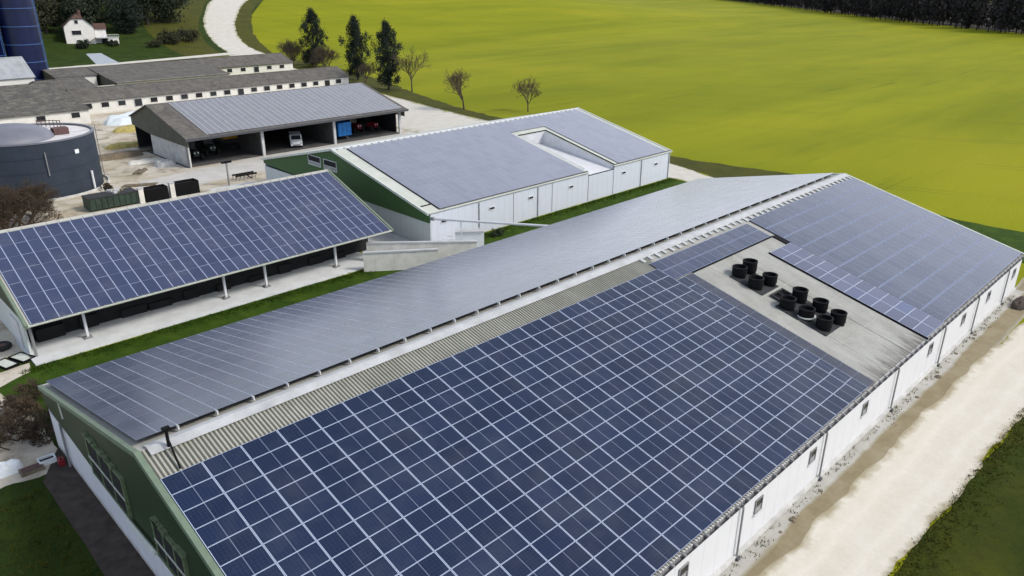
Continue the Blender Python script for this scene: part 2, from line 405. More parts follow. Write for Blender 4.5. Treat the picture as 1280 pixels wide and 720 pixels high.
def strip(name, A, B, mat, dz, label, nu=80, nv=6, jit=.0, smooth=True):
    """sheet between two edge lines, draped on the terrain"""
    def at(P, t):
        L = [0]
        for a, b in zip(P[:-1], P[1:]): L.append(L[-1]+(b-a).length)
        s = t*L[-1]
        for i in range(len(P)-1):
            if s <= L[i+1]+1e-9: return P[i].lerp(P[i+1], (s-L[i])/max(1e-9, L[i+1]-L[i]))
        return P[-1]
    A = smoothpoly(A) if smooth else [Vector(p) for p in A]; B = smoothpoly(B) if smooth else [Vector(p) for p in B]
    mb = MB(); G = []
    for i in range(nu+1):
        a = at(A, i/nu); b = at(B, i/nu)
        d = (b-a).normalized() if (b-a).length > 1e-6 else Vector((0, 1))
        ja = jit*noise.noise(Vector((a.x*.35, a.y*.35, 3.1)))+jit*.4*noise.noise(Vector((a.x*1.3, a.y*1.3, 1)))
        jb = jit*noise.noise(Vector((b.x*.35, b.y*.35, 9.1)))+jit*.4*noise.noise(Vector((b.x*1.3, b.y*1.3, 5)))
        a = a+d*ja; b = b+d*jb; row = []
        for j in range(nv+1):
            q = a.lerp(b, j/nv); tz = T(q.x, q.y)
            row.append((q.x, q.y, tz+dz+(0.12 if tz > .01 else 0)))
        G.append(row)
    for i in range(nu):
        for j in range(nv):
            mb.face([G[i][j], G[i+1][j], G[i+1][j+1], G[i][j+1]], 0, [(i/nu, j/nv), ((i+1)/nu, j/nv), ((i+1)/nu, (j+1)/nv), (i/nu, (j+1)/nv)])
    o = mb.build(name, mat, None, merge=True)
    # make every face look up
    me = o.data
    if me.polygons[len(me.polygons)//2].normal.z < 0: me.flip_normals()
    return tag(o, label, None, None, 'structure')

strip('lawn', [(112, 231), (116, 254), (121.5, 270), (128, 286.5), (138, 304), (153, 333), (190, 372), (255, 420)], [(100, 231), (100, 250), (104, 275), (108, 290), (112, 304), (118, 333), (130, 372), (140, 420)], M['verge'], .05, 'lighter rough lawn along the curving road', 60, 12, .6)
strip('lawn', [(-60, -20), (-30, -10), (3.5, -16)], [(-60, 60), (-20, 40), (3.5, 31)], M['lawn'], .002, 'dark rough grass around the near corner of the farm', 30, 20, 0, False)
strip('yard_slab', [(24, 71), (50, 74), (80, 76)], [(29, 82), (50, 86), (80, 86)], M['paleyard'], .010, 'pale concrete yard in front of the machine shed', 40, 10, 1.2)
strip('yard_slab', [(34, 31.5), (40, 31.5)], [(33.5, 70), (40, 70)], M['slab'], .010, 'grey concrete ground between canopy barn and steel shed', 6, 20, 0, False)
strip('yard_slab', [(30.9, 29), (36.9, 24.7), (42.5, 20)], [(33.8, 31.6), (40.2, 31.6), (44, 29.6)], M['slab'], .022, 'pale concrete passage ground behind the ramp walls', 20, 8, 0, False)
# yard around the sheds
strip('farmyard', [(-14, 31), (1.5, 33), (36, 34), (60, 70), (84, 78)], [(-60, 124), (0, 140), (42, 150), (60, 152), (100, 150)], M['yard'], .004, 'tan and grey trampled farmyard ground between the sheds', 90, 60, .8)
strip('access_track', [(-16, 6), (-8, 12), (-3.6, 14.7), (-1.3, 14.3)], [(-22, 34), (-10, 36), (-.6, 30), (1.8, 30.5)], M['yard'], .008, 'tan gravel ground beside the corner of the main barn', 40, 30, .6)
strip('access_track', [(-1.7, 14.3), (-.5, 26)], [(-.3, 14.3), (.3, 26)], M['yard'], .012, 'narrow tan track at the far corner of the green gable', 20, 3, .3)
strip('grass_strip', [(-1, 27.6), (2.2, 29.5), (8.5, 29.4), (14.6, 29.8), (26, 29.7), (32, 28.8), (35.2, 26.6), (38.5, 23)], [(-.6, 23.5), (.8, 21), (5, 17.1), (14, 17.1), (26, 17.1), (32, 17.1), (35, 17.1), (38.5, 17.1)], M['strip'], .016, 'mown green grass strip between main barn and canopy barn', 70, 8, .25)
strip('grass_strip', [(43.5, 29.6), (84.6, 29.6)], [(43.5, 17.1), (83, 17.1)], M['strip'], .012, 'mown green grass strip below the pale steel shed wall', 80, 6, .25, False)
strip('lawn', [(-40, -40), (-14, -34), (-1.8, -17.6), (-1.8, 3.3), (-1.3, 11.5), (-1.9, 13.0)], [(-60, -40), (-40, -5), (-22, 4), (-9, 12.5), (-4.5, 14.0), (-2.6, 13.6)], M['lawn'], .010, 'dark green rough lawn at the foot of the green gable', 60, 20, .5)
strip('soil_strip', [(-1.75, -20), (-1.75, 13.6)], [(-.02, -20), (-.02, 16.9)], M['brownstrip'], .020, 'brown bare soil strip along the gable wall', 60, 3, .12, False)
# right side
strip('mud_margin', [(-20, -17.4), (120, -17.4)], [(-20, -19.9), (120, -19.9)], M['dirt'], .008, 'brown mud margin between barn wall and gravel road', 220, 4, .18, False)
strip('pavement', [(-20, -17.45), (72, -17.45)], [(-20, -18.45), (72, -18.45)], M['walk'], .018, 'worn grey concrete strip along the foot of the long white wall', 160, 3, .22, False)
strip('gravel_road', [(-40, -19.2), (22, -19.2), (43, -19.3), (54, -19.6), (63, -20.1), (80, -20.1), (140, -20)], [(-40, -23.0), (25.5, -23.5), (36.7, -23.8), (47.7, -24.1), (66, -24.6), (90, -24.6), (140, -24.5)], M['road'], .014, 'pale gravel road running beside the long white wall', 240, 10, .35)
strip('grass_strip', [(-60, -23.1), (25.5, -23.4), (36.7, -23.7), (47.7, -24.0), (66, -24.4), (140, -24.4)], [(-60, -60), (25.5, -60), (36.7, -60), (60, -60), (80, -60), (150, -60)], M['rough'], .004, 'dark green grass beyond the gravel road in the near corner', 200, 20, .6)
# far side of barn A
strip('verge', [(92, -20), (93, 0), (99, 10), (96.5, 20)], [(80.6, -17), (80.6, 0), (82.6, 10), (86, 17)], M['strip'], .006, 'dark grass corner behind the far end of the main barn', 40, 12, .8)
strip('gravel_road', [(80, -12), (81, 5), (85, 17), (89.6, 26), (93, 36), (97.5, 70), (97.5, 87), (103.2, 119.6), (105.8, 138), (108, 151), (113, 172), (120, 205), (126, 236)],
      [(74, -12), (74, 5), (78, 14), (84.6, 24), (84.8, 36), (85.2, 66), (78, 84), (81, 100), (96, 136), (104.8, 150), (107, 172), (111, 205), (114, 236)], M['far_road'], .012, 'white chalk farm road passing behind the sheds', 160, 10, .5)
strip('gravel_road', [(114, 226), (118.6, 252.4), (123.9, 270), (130.3, 286.5), (138.9, 304), (155, 333), (190, 372), (260, 420)],
      [(126, 226), (127.4, 245), (133.3, 263.6), (142.6, 284.4), (155.7, 306.6), (172, 331), (205, 366), (268, 408)], M['far_road'], .06, 'white gravel road curving up the hill', 120, 8, .5)
strip('verge', [(126, 229), (127.4, 245), (133.3, 263.6), (142.6, 284.4), (155.7, 306.6), (172, 331), (205, 366)],
      [(128.2, 225), (132.6, 241), (139.5, 262.4), (149.5, 283.5), (164.5, 310.7), (179.5, 330.3), (212, 362)], M['verge'], .05, 'olive rough grass verge between curving road and field', 90, 4, .8)
strip('verge', [(87, 21), (89.6, 26), (93, 36), (97.5, 70), (97.5, 87), (103.2, 119.6), (105.8, 138), (108, 151), (113, 172), (120, 205), (126, 229)],
      [(100, 18), (98, 26), (96.5, 40), (101, 75), (103, 95), (110, 120), (117, 141), (124, 165), (129, 190), (130, 210), (129, 229)], M['verge'], .006, 'olive rough grass verge under the row of trees', 160, 6, .8)
# garden hill
strip('lawn', [(10, 212), (60, 226), (85, 229.6), (113.5, 231), (115.5, 240)], [(10, 420), (60, 420), (130, 420), (245, 420)], M['lawn'], .02, 'dark green garden lawn around the white house', 60, 40, .5)
strip('lawn', [(20, 196), (60, 198), (100, 202), (113, 206)], [(20, 214), (60, 226), (85, 229), (114, 230)], M['lawn'], .01, 'rough grass behind the long low sheds', 50, 8, .5)
strip('track', [(40, 225.6), (85, 228.6), (117, 231.5)], [(40, 228.6), (85, 231.8), (118, 236)], M['far_road'], .08, 'narrow pale track between low sheds and garden', 60, 3, .2)
strip('terrace', [(73.3, 247.5), (70.7, 230.5)], [(77.8, 247.3), (77.5, 230.5)], M['paving'], .09, 'blue grey paved drive in the garden below the house', 16, 4, 0, False)

# ------------------------------------------------------------------ sky, sun, camera
w = bpy.data.worlds.new('World'); sc.world = w; w.use_nodes = True
nt = w.node_tree; bg = nt.nodes['Background']
SUN_EL, SUN_AZ = 42, -58      # azimuth of the sun measured from +x towards +y
sky = nt.nodes.new('ShaderNodeTexSky'); sky.sky_type = 'NISHITA'; sky.sun_disc = False
sky.sun_elevation = math.radians(SUN_EL); sky.sun_rotation = math.radians(90-SUN_AZ)
sky.air_density = 1.0; sky.dust_density = 3.0; sky.ozone_density = 1.0
hs = nt.nodes.new('ShaderNodeHueSaturation'); hs.inputs['Saturation'].default_value = .75
tc = nt.nodes.new('ShaderNodeTexCoord'); mp = nt.nodes.new('ShaderNodeMapping'); mp.inputs['Scale'].default_value = (1, 1, 3)
cn = nt.nodes.new('ShaderNodeTexNoise'); cn.inputs['Scale'].default_value = 2.2; cn.inputs['Detail'].default_value = 6
cr = nt.nodes.new('ShaderNodeValToRGB'); cr.color_ramp.elements[0].position = .3; cr.color_ramp.elements[0].color = (.75,.75,.75,1)
cr.color_ramp.elements[1].position = .65; cr.color_ramp.elements[1].color = (1,1,1,1)
mx = nt.nodes.new('ShaderNodeMix'); mx.data_type = 'RGBA'; mx.inputs[7].default_value = (13.5, 13.7, 14.5, 1)
L = nt.links.new
L(sky.outputs[0], hs.inputs['Color']); L(hs.outputs[0], mx.inputs[6]); L(tc.outputs['Generated'], mp.inputs[0]); L(mp.outputs[0], cn.inputs['Vector'])
sp_ = nt.nodes.new('ShaderNodeSeparateXYZ'); L(tc.outputs['Generated'], sp_.inputs[0])
er = nt.nodes.new('ShaderNodeValToRGB')   # haze thickens towards the horizon
for i_, (p_, v_) in enumerate(((0, 1.0), (.30, .85), (.60, .16), (1, .08))):
    e_ = er.color_ramp.elements[i_] if i_ < 2 else er.color_ramp.elements.new(p_)
    e_.position = p_; e_.color = (v_, v_, v_, 1)
L(sp_.outputs[2], er.inputs[0])
ml = nt.nodes.new('ShaderNodeMath'); ml.operation = 'MULTIPLY'; L(er.outputs[0], ml.inputs[1])
# unseen bright sky bank added over the far end of the farm for panel sheen (azimuth about 22 degrees)
vd = nt.nodes.new('ShaderNodeVectorMath'); vd.operation = 'DOT_PRODUCT'; L(tc.outputs['Generated'], vd.inputs[0])
vd.inputs[1].default_value = (math.cos(math.radians(22)), math.sin(math.radians(22)), 0)
gl = nt.nodes.new('ShaderNodeValToRGB'); gl.color_ramp.elements[0].position = .45; gl.color_ramp.elements[0].color = (7.6, 8.6, 10.6, 1)
gl.color_ramp.elements[1].position = .97; gl.color_ramp.elements[1].color = (15.5, 16.4, 18.2, 1)
L(vd.outputs['Value'], gl.inputs[0]); L(gl.outputs[0], mx.inputs[7])
L(cn.outputs['Fac'], cr.inputs[0]); L(cr.outputs[0], ml.inputs[0]); L(ml.outputs[0], mx.inputs[0]); L(mx.outputs[2], bg.inputs['Color'])
bg.inputs['Strength'].default_value = .10
sl = bpy.data.lights.new('sun', 'SUN'); sl.energy = 1.75; sl.angle = math.radians(12); sl.color = (1, .95, .88)
so = bpy.data.objects.new('sun', sl); COL.objects.link(so)
sd = Vector((math.cos(math.radians(SUN_EL))*math.cos(math.radians(SUN_AZ)), math.cos(math.radians(SUN_EL))*math.sin(math.radians(SUN_AZ)), math.sin(math.radians(SUN_EL))))
so.rotation_euler = sd.to_track_quat('Z', 'Y').to_euler(); so.location = sd*200

CAM = Vector((-7.8906, -30.9256, 26.9989)); yaw, pit, rol = .789784, .390352, .003904
Fv = Vector((math.cos(yaw)*math.cos(pit), math.sin(yaw)*math.cos(pit), -math.sin(pit)))
Rv = Fv.cross(Vector((0, 0, 1))).normalized(); Uv = Rv.cross(Fv)
R2 = Rv*math.cos(rol)+Uv*math.sin(rol); U2 = -Rv*math.sin(rol)+Uv*math.cos(rol)
cd = bpy.data.cameras.new('camera'); cam = bpy.data.objects.new('camera', cd); COL.objects.link(cam)
cam.matrix_world = Matrix(((R2.x, U2.x, -Fv.x, CAM.x), (R2.y, U2.y, -Fv.y, CAM.y), (R2.z, U2.z, -Fv.z, CAM.z), (0, 0, 0, 1)))
cd.sensor_width = 36; cd.lens = .943763*1000/1280*36; cd.clip_end = 12000; cd.clip_start = .5
sc.camera = cam

# ------------------------------------------------------------------ roofs and panels
class Slope:
    """plane of a roof side: ridge point (y0,z0), going down towards sy*y at angle th. s = metres down the slope"""
    def __init__(s, y0, z0, th, sy): s.y0, s.z0, s.th, s.sy = y0, z0, th, sy
    def P(s, x, d, h=0):
        return Vector((x, s.y0+s.sy*(d*math.cos(s.th)+h*math.sin(s.th)), s.z0-d*math.sin(s.th)+h*math.cos(s.th)))

def sheet(mb, S, x0, x1, d0, d1, amp=.02, per=.18, h=0, m=0):
    """corrugated sheet"""
    n = int((x1-x0)/per*4); prev = None
    for i in range(n+1):
        x = x0+(x1-x0)*i/n; hh = h+amp*math.cos(2*pi*x/per)
        cur = (S.P(x, d0, hh), S.P(x, d1, hh))
        if prev:
            q = [prev[0], cur[0], cur[1], prev[1]]
            mb.face(q if S.sy < 0 else q[::-1], m)
        prev = cur

def slab(mb, S, x0, x1, d0, d1, h0, h1, m=0):
    c = [S.P(x, d, h) for h in (h0, h1) for x, d in ((x0, d0), (x1, d0), (x1, d1), (x0, d1))]
    for i in ((0,1,2,3),(7,6,5,4),(0,4,5,1),(1,5,6,2),(2,6,7,3),(3,7,4,0)): mb.face([c[k] for k in i], m)

def panel_faces(mb, S, x0, x1, d0, d1, h, m, r, th=.04):
    T4 = [S.P(x0, d0, h), S.P(x1, d0, h), S.P(x1, d1, h), S.P(x0, d1, h)]
    B4 = [S.P(x0, d0, h-th), S.P(x1, d0, h-th), S.P(x1, d1, h-th), S.P(x0, d1, h-th)]
    uv = [(0, 1), (1, 1), (1, 0), (0, 0)]
    order = [3, 2, 1, 0] if S.sy < 0 else [0, 1, 2, 3]
    mb.face([T4[i] for i in order], m, [uv[i] for i in order], r)
    for i in range(4):
        j = (i+1) % 4; mb.face([T4[i], T4[j], B4[j], B4[i]], mb.side, None, r)

def lay(parent, S, items, mats, side_mat, keep=100):
    """items: (x0,x1,d0,d1,h,matindex). The `keep` largest in view become parts, the rest one part of kind stuff"""
    items = [it+(R.random(),) for it in items]
    def key(it): return (S[it[6]].P((it[0]+it[1])/2, (it[2]+it[3])/2)-CAM).length if isinstance(S, (list, tuple)) else (S.P((it[0]+it[1])/2, (it[2]+it[3])/2)-CAM).length
    items.sort(key=key)
    allm = list(mats)+[side_mat]; off = Vector(parent.location)
    def shift(mb): mb.v = [tuple(Vector(p)-off) for p in mb.v]
    rest = MB(); rest.side = len(mats)
    for k, it in enumerate(items):
        SS = S[it[6]] if isinstance(S, (list, tuple)) else S
        if k < keep:
            mb = MB(); mb.side = 1
            panel_faces(mb, SS, it[0], it[1], it[2], it[3], it[4], 0, it[-1]); shift(mb)
            mb.build('solar_panel', [mats[it[5]], side_mat], parent)
        else:
            panel_faces(rest, SS, it[0], it[1], it[2], it[3], it[4], it[5], it[-1])
    if rest.f:
        shift(rest); o = rest.build('solar_panel', allm, parent); o['kind'] = 'stuff'

def kid(mb, name, mats, parent, **kw):
    off = Vector(parent.location) if parent.type == 'EMPTY' else Vector((0, 0, 0))
    mb.v = [tuple(Vector(p)-off) for p in mb.v]
    return mb.build(name, mats, parent, **kw)

def sub(mb, name, mats, part, **kw):
    """sub-part of a part: same frame as the part's thing"""
    root = part.parent; off = Vector(root.location)
    mb.v = [tuple(Vector(p)-off) for p in mb.v]
    return mb.build(name, mats, part, **kw)

# ================================================================== MAIN BARN
A = thing('main_barn', (36, 0, 0), 'huge nearest barn with solar roof, green gable, white wall and black roof vents', 'barn')
thR, thL, RZ = .2501, .2158, 7.9076
SR = Slope(0, RZ, thR, -1); SL = Slope(0, RZ, thL, 1)
EAVR, EAVL = 18.10, 17.74
YR, YL = -17.5, 17.0
zR = SR.P(0, EAVR).z; zL = SL.P(0, EAVL).z
# side walls
mb = MB(); mb.box((.0, YR, 0), (71.9, YR+.2, zR+.02)); mb.box((.0, YL-.2, 0), (71.9, YL, zL-.05))
mb.box((71.7, YR+.2, 0), (71.88, YL-.2, 3.0))
kid(mb, 'wall', M['white_wall_a'], A)
mb = MB(); prism_x(mb, [(YR+.2, 3.0), (YL-.2, 3.0), (YL-.2, zL-.1), (0, RZ-.12), (YR+.2, zR)], 71.7, 71.86)
kid(mb, 'gable_cladding', M['green'], A)
# near gable: white lower wall, green cladding above
mb = MB(); mb.box((-.02, YR+.2, 0), (.16, YL-.2, 2.55)); kid(mb, 'gable_wall', M['white_gable'], A)
mb = MB(); prism_x(mb, [(YR, 2.32), (2, 2.32), (3.2, 2.32), (YL, 3.1), (YL, zL-.02), (0, RZ-.06), (YR, zR-.05)], -.12, -.03)
kid(mb, 'gable_cladding', M['green'], A)
mb = MB(); mb.tube((-.14, YL-2.9, 0), (-.14, YL-2.9, 3.0), .07, n=8); kid(mb, 'corner_post', M['grey_metal'], A)
mb = MB(); mb.tube((-.14, YL-4.2, 3.9), (-.14, YL-4.0, 4.9), .05, n=6); kid(mb, 'vent_pipe', M['trim'], A)
# roof: right side corrugated, left side sheet
mb = MB()
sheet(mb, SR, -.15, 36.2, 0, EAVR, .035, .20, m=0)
sheet(mb, SR, 36.2, 72.05, 0, EAVR, .018, .18, m=1)
slab(mb, SR, -.15, 72.0, 0.02, EAVR-.02, -.10, -.04, 1)
slab(mb, SL, -.15, 72.0, 0.02, EAVL, -.10, .0, 1)
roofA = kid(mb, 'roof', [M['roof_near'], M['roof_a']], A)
# sheet laps over the bare area
mb = MB()
for d in (5.3, 8.4, 11.5, 14.6): slab(mb, SR, 37.8, 46.6, d, d+.05, .02, .034)
for x in (40.0, 43.7): slab(mb, SR, x, x+.07, 3.9, 18.1, .02, .03)
sub(mb, 'sheet_lap', M['roof_b'], roofA)
# bright ridge capping
mb = MB()
c0, c1 = .54, .50
slab(mb, SR, .35, 72.1, 0.0, c0, .075, .10); slab(mb, SL, .35, 72.1, 0, .40, .06, .085)
cap = sub(mb, 'ridge_cap', M['cap'], roofA)
x = 35.4
while x < 71.6:
    mb = MB(); slab(mb, SR, x, x+.30, c0-.05, c0+.48+R.uniform(-.12, .12), .05, .12); x += .92
    sub(mb, 'ridge_clip', M['cap'], roofA)
x = 2.0
while x < 71.5:
    mb = MB(); slab(mb, SL, x-.035, x+.035, .52, .78, .10, .31); x += 1.84
    kid(mb, 'panel_clamp', M['cap'], A)
# gable trims
mb = MB()
slab(mb, SR, -.20, .06, 0, EAVR, -.18, .10); slab(mb, SL, -.20, .02, 0, EAVL, -.18, .08)
kid(mb, 'verge_trim', M['green_trim'], A)
mb = MB(); slab(mb, SR, 71.95, 72.15, 0, EAVR, -.15, .12); kid(mb, 'verge_trim', M['trim'], A)
mb = MB(); slab(mb, SL, 71.95, 72.15, 0, EAVL, -.15, .12); kid(mb, 'verge_trim', M['trim'], A)
mb = MB(); slab(mb, SL, -.1, 72, EAVL-.02, EAVL+.12, -.2, .02); kid(mb, 'gutter', M['trim'], A)
# right gutter with brackets
mb = MB()
G0 = SR.P(0, EAVR)
for i in range(5):
    a0 = pi+pi*i/5; a1 = pi+pi*(i+1)/5; r = .11
    p = [(-.15, G0.y-.05+r*math.cos(a0), G0.z-.02+r*math.sin(a0)), (72.0, G0.y-.05+r*math.cos(a0), G0.z-.02+r*math.sin(a0)),
         (72.0, G0.y-.05+r*math.cos(a1), G0.z-.02+r*math.sin(a1)), (-.15, G0.y-.05+r*math.cos(a1), G0.z-.02+r*math.sin(a1))]
    mb.face(p)
gut = kid(mb, 'gutter', M['dark_metal'], A)
x = .4
while x < 72:
    mb = MB(); mb.box((x, G0.y-.17, G0.z-.02), (x+.12, G0.y+.1, G0.z+.05)); x += .92
    sub(mb, 'gutter_bracket', M['grey_metal'], gut)
for x in (12.0, 21.22, 30.5, 41.3, 50.5, 58.5, 67.1):
    mb = MB(); mb.tube((x, YR-.14, .05), (x, YR-.14, G0.z-.35), .055, n=8); mb.tube((x, YR-.14, G0.z-.35), (x, G0.y-.05, G0.z-.1), .055, n=8)
    dp = kid(mb, 'downpipe', M['grey_metal'], A)
    mb = MB(); mb.box((x-.14, YR-.3, 0), (x+.14, YR-.02, .16)); sub(mb, 'foot', M['dark_metal'], dp)
# windows of the long wall
def window(parent, x, y, z, w, h, axis='x', frame=None, pane=None, split=True):
    mb = MB(); t = .06; sgn = -1
    def bx(a0, a1, z0, z1, d0, d1, m=0, mb=mb):
        if axis == 'x': mb.box((x+a0, y+sgn*d1, z+z0), (x+a1, y+sgn*d0, z+z1), m)
        else: mb.box((x+sgn*d1, y+a0, z+z0), (x+sgn*d0, y+a1, z+z1), m)
    bx(-w/2, w/2, -h/2, -h/2+t, .003, .07); bx(-w/2, w/2, h/2-t, h/2, .003, .07)
    bx(-w/2, -w/2+t, -h/2+t, h/2-t, .003, .07); bx(w/2-t, w/2, -h/2+t, h/2-t, .003, .07)
    if split: bx(-w/2+t, w/2-t, -h*.12, -h*.12+.05, .003, .06)
    o = kid(mb, 'window', frame or M['grey_metal'], parent)
    p = MB()
    bx(-w/2+t, w/2-t, -h/2+t, -h*.12 if split else h/2-t, .003, .03, 1 if split else 0, p)
    if split: bx(-w/2+t, w/2-t, -h*.12+.05, h/2-t, .003, .03, 0, p)
    sub(p, 'pane', [pane or M['glass'], M['lightglass']], o)
    mb2 = MB()
    if axis == 'x' and split:
        mb2.box((x-w/2-.05, y-.14, z-h/2-.07), (x+w/2+.05, y-.003, z-h/2-.003)); sub(mb2, 'sill', M['white_metal'], o)
    return o
for x in (9.5, 16.3, 23.1, 29.2, 36.4, 48.1, 55.5, 62.1, 69.8): window(A, x, YR, 2.25, .75, .85)
# rough plinth and small debris line at the wall foot
mb = MB(); mb.box((0, YR-.16, 0), (71.9, YR-.003, .22)); kid(mb, 'plinth', M['concrete'], A)
# gable openings: projecting frames with louvres
def gable_opening(y0, y1, z0, z1):
    mb = MB(); X0, X1 = -.27, -.125
    mb.box((X0, y0, z1-.16), (X1, y1, z1)); mb.box((X0, y0, z0), (X1, y1, z0+.10))
    mb.box((X0, y0, z0+.1), (X1, y0+.16, z1-.16)); mb.box((X0, y1-.16, z0+.1), (X1, y1, z1-.16))
    n = 3
    for i in range(1, n):
        yy = y0+(y1-y0)*i/n; mb.box((X0+.02, yy-.05, z0+.1), (X1, yy+.05, z1-.16))
    for i in range(7):
        yy = y0+(y1-y0)*R.random(); mb.box((X0-.05, yy-.2, z1-.05), (X1, yy+.25, z1+R.uniform(.05, .2)))
    o = kid(mb, 'window', M['green_frame'], A)
    p = MB(); p.box((-.225, y0+.16, z0+.1), (-.126, y1-.16, z1-.16)); sub(p, 'pane', M['dark'], o)
    b = MB(); b.box((X0-.03, y0+.1, (z0+z1)/2-.1), (X0+.02, y1-.1, (z0+z1)/2-.04)); sub(b, 'bar', M['trim'], o)
gable_opening(2.8, 8.1, 2.75, 5.15)
gable_opening(-4.1, -.6, 2.85, 4.95)
gable_opening(-11.5, -8.5, 2.9, 4.4)
mb = MB(); mb.tube((-.32, 2.9, 2.75), (-.32, -.6, 2.95), .09, n=8); kid(mb, 'duct', M['trim'], A)
# black aerial post with stay at the ridge end
P0 = SR.P(1.15, .45)
mb = MB(); mb.tube((P0.x, P0.y, P0.z), (P0.x, P0.y, P0.z+1.0), .075, n=8); mb.tube((P0.x, P0.y, P0.z+.55), SR.P(1.0, 1.9, .1), .05, n=6)
mb.box((P0.x-.16, P0.y-.12, P0.z+.95), (P0.x+.16, P0.y+.12, P0.z+1.06))
kid(mb, 'post', M['black'], A)
# panels --------------------------------------------------
items = []
PW, PH = 1.7762, 1.06
for i in range(20):
    for j in range(15):
        items.append((.075+PW*i+.012, .075+PW*(i+1)-.012, 2.037+PH*j+.006, 2.037+PH*(j+1)-.006, .12, 0, 0))
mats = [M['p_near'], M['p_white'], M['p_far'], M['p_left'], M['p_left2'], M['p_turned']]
x0 = .075+PW*20
for j in range(13):      # narrow column of turned panels beside the bare sheets
    d0 = 3.75+j*1.09
    for k in range(2): items.append((x0+.02+k*1.03, x0+1.03+k*1.03, d0+.01, d0+1.08, .12, 0 if k == 0 else 5, 0))
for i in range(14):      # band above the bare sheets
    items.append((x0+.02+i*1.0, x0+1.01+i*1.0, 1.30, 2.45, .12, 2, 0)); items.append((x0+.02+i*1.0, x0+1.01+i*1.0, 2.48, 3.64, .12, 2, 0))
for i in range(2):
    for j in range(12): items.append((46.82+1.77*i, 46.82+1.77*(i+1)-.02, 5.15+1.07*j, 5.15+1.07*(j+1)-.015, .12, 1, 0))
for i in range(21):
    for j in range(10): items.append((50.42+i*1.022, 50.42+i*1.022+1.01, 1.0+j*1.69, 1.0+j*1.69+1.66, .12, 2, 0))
for i in range(77):
    for j in range(10):
        items.append((.22+i*.925, .22+i*.925+.915, .70+j*1.66, .70+j*1.66+1.65, .30, 4 if i % 2 == 1 else 3, 1))
lay(A, [SR, SL], items, mats, M['black'], 100)
# dark flashing line round the bare area
mb = MB()
slab(mb, SR, 46.70, 46.80, 5.1, 18.1, .02, .13); slab(mb, SR, 37.9, 49.8, 3.66, 3.74, .02, .12); slab(mb, SR, 49.8, 50.4, 3.7, 5.1, .02, .10)
kid(mb, 'panel_edge', M['black'], A)
# black roof vents on their flashing pads
mb = MB()
slab(mb, SR, 40.1, 42.6, 5.5, 8.3, .02, .07); slab(mb, SR, 39.7, 42.9, 9.6, 13.6, .02, .07)
sub(mb, 'flashing', M['blackpad'], roofA)
def vent(x, d, r, h, ring=False):
    b = SR.P(x, d); mb = MB()
    mb.lathe((b.x, b.y, b.z-.2), [(r*.92, 0), (r*.92, .35), (r, .42), (r, h), (r*1.04, h), (r*1.04, h+.07), (r*.86, h+.08), (r*.8, h-.15), (0, h-.15)], 24)
    o = kid(mb, 'roof_vent', M['black'], A, smooth=False)
    if ring:
        m2 = MB(); m2.lathe((b.x, b.y, b.z+.12), [(r*1.0, 0), (r*1.22, 0), (r*1.22, .07), (r*1.0, .07)], 24); sub(m2, 'collar', M['trim'], o)
for x, d, h, rg in ((41.0, 5.8, 1.25, 0), (42.3, 5.9, 1.5, 0), (40.7, 7.4, 1.3, 0), (42.2, 7.7, 1.3, 0), (40.4, 10.2, 1.3, 0), (42.2, 10.2, 1.5, 0), (40.6, 11.6, 1.2, 1), (42.5, 11.7, 1.3, 0), (40.5, 13.0, 1.35, 0), (42.3, 13.2, 1.3, 0)):
    vent(x, d, .54, h*.72, rg)
mb = MB(); slab(mb, SR, 40.6, 42.4, 8.65, 8.78, .05, .2); slab(mb, SR, 40.6, 42.4, 9.45, 9.58, .05, .2); slab(mb, SR, 40.6, 40.75, 8.78, 9.45, .05, .2); slab(mb, SR, 42.25, 42.4, 8.78, 9.45, .05, .2); slab(mb, SR, 40.75, 42.25, 8.78, 9.45, .04, .08, 1)
slab(mb, SR, 41.45, 41.52, 8.78, 9.45, .08, .2)
kid(mb, 'roof_hatch', [M['blackpad'], M['black']], A)

# ================================================================== CANOPY BARN (left)
B = thing('canopy_barn', (18, 38, 0), 'open sided barn on the left with blue solar roof on white posts', 'barn')
thB = math.atan2(4.3, 11.7); SB = Slope(41.4, 7.3, thB, -1); SB2 = Slope(41.4, 7.3, thB, 1); LB = 12.2
mb = MB(); slab(mb, SB, 2.15, 35.15, .0, LB, -.10, .0); slab(mb, SB2, 2.15, 35.15, .0, LB, -.10, .0); slab(mb, SB, -40, 2.15, .0, 3.0, -.1, 0) if False else None
rb = kid(mb, 'roof', M['roof_b'], B)
mb = MB(); slab(mb, SB, 2.1, 35.2, -.05, .35, .0, .12); slab(mb, SB2, 2.1, 35.2, -.05, .35, .0, .05); sub(mb, 'ridge_cap', M['roof_b'], rb)
x = 2.6
while x < 35:
    mb = MB(); slab(mb, SB, x, x+.14, .05, .42, .1, .16); x += .95; sub(mb, 'ridge_clip', M['roof_b'], rb)
items = []
nB = 34
for i in range(nB):
    for j in range(7): items.append((2.42+i*.955, 2.42+i*.955+.945, .42+j*1.69, .42+j*1.69+1.68, .12, 1 if i % 2 == 0 else 0))
lay(B, SB, items, [M['p_b'], M['p_b2']], M['dark_metal'], 100)
mb = MB(); slab(mb, SB, 2.0, 2.22, -.1, LB+.1, -.2, .12); slab(mb, SB2, 2.0, 2.22, -.1, LB+.1, -.2, .12); kid(mb, 'verge_trim', M['green_trim'], B)
mb = MB(); slab(mb, SB, 35.1, 35.3, -.1, LB+.1, -.2, .12); slab(mb, SB2, 35.1, 35.3, -.1, LB+.1, -.2, .12); kid(mb, 'verge_trim', M['green_trim'], B)
mb = MB(); slab(mb, SB, 2.1, 35.2, LB, LB+.10, -.10, .02); gb = kid(mb, 'gutter', M['trim'], B)
x = 2.7
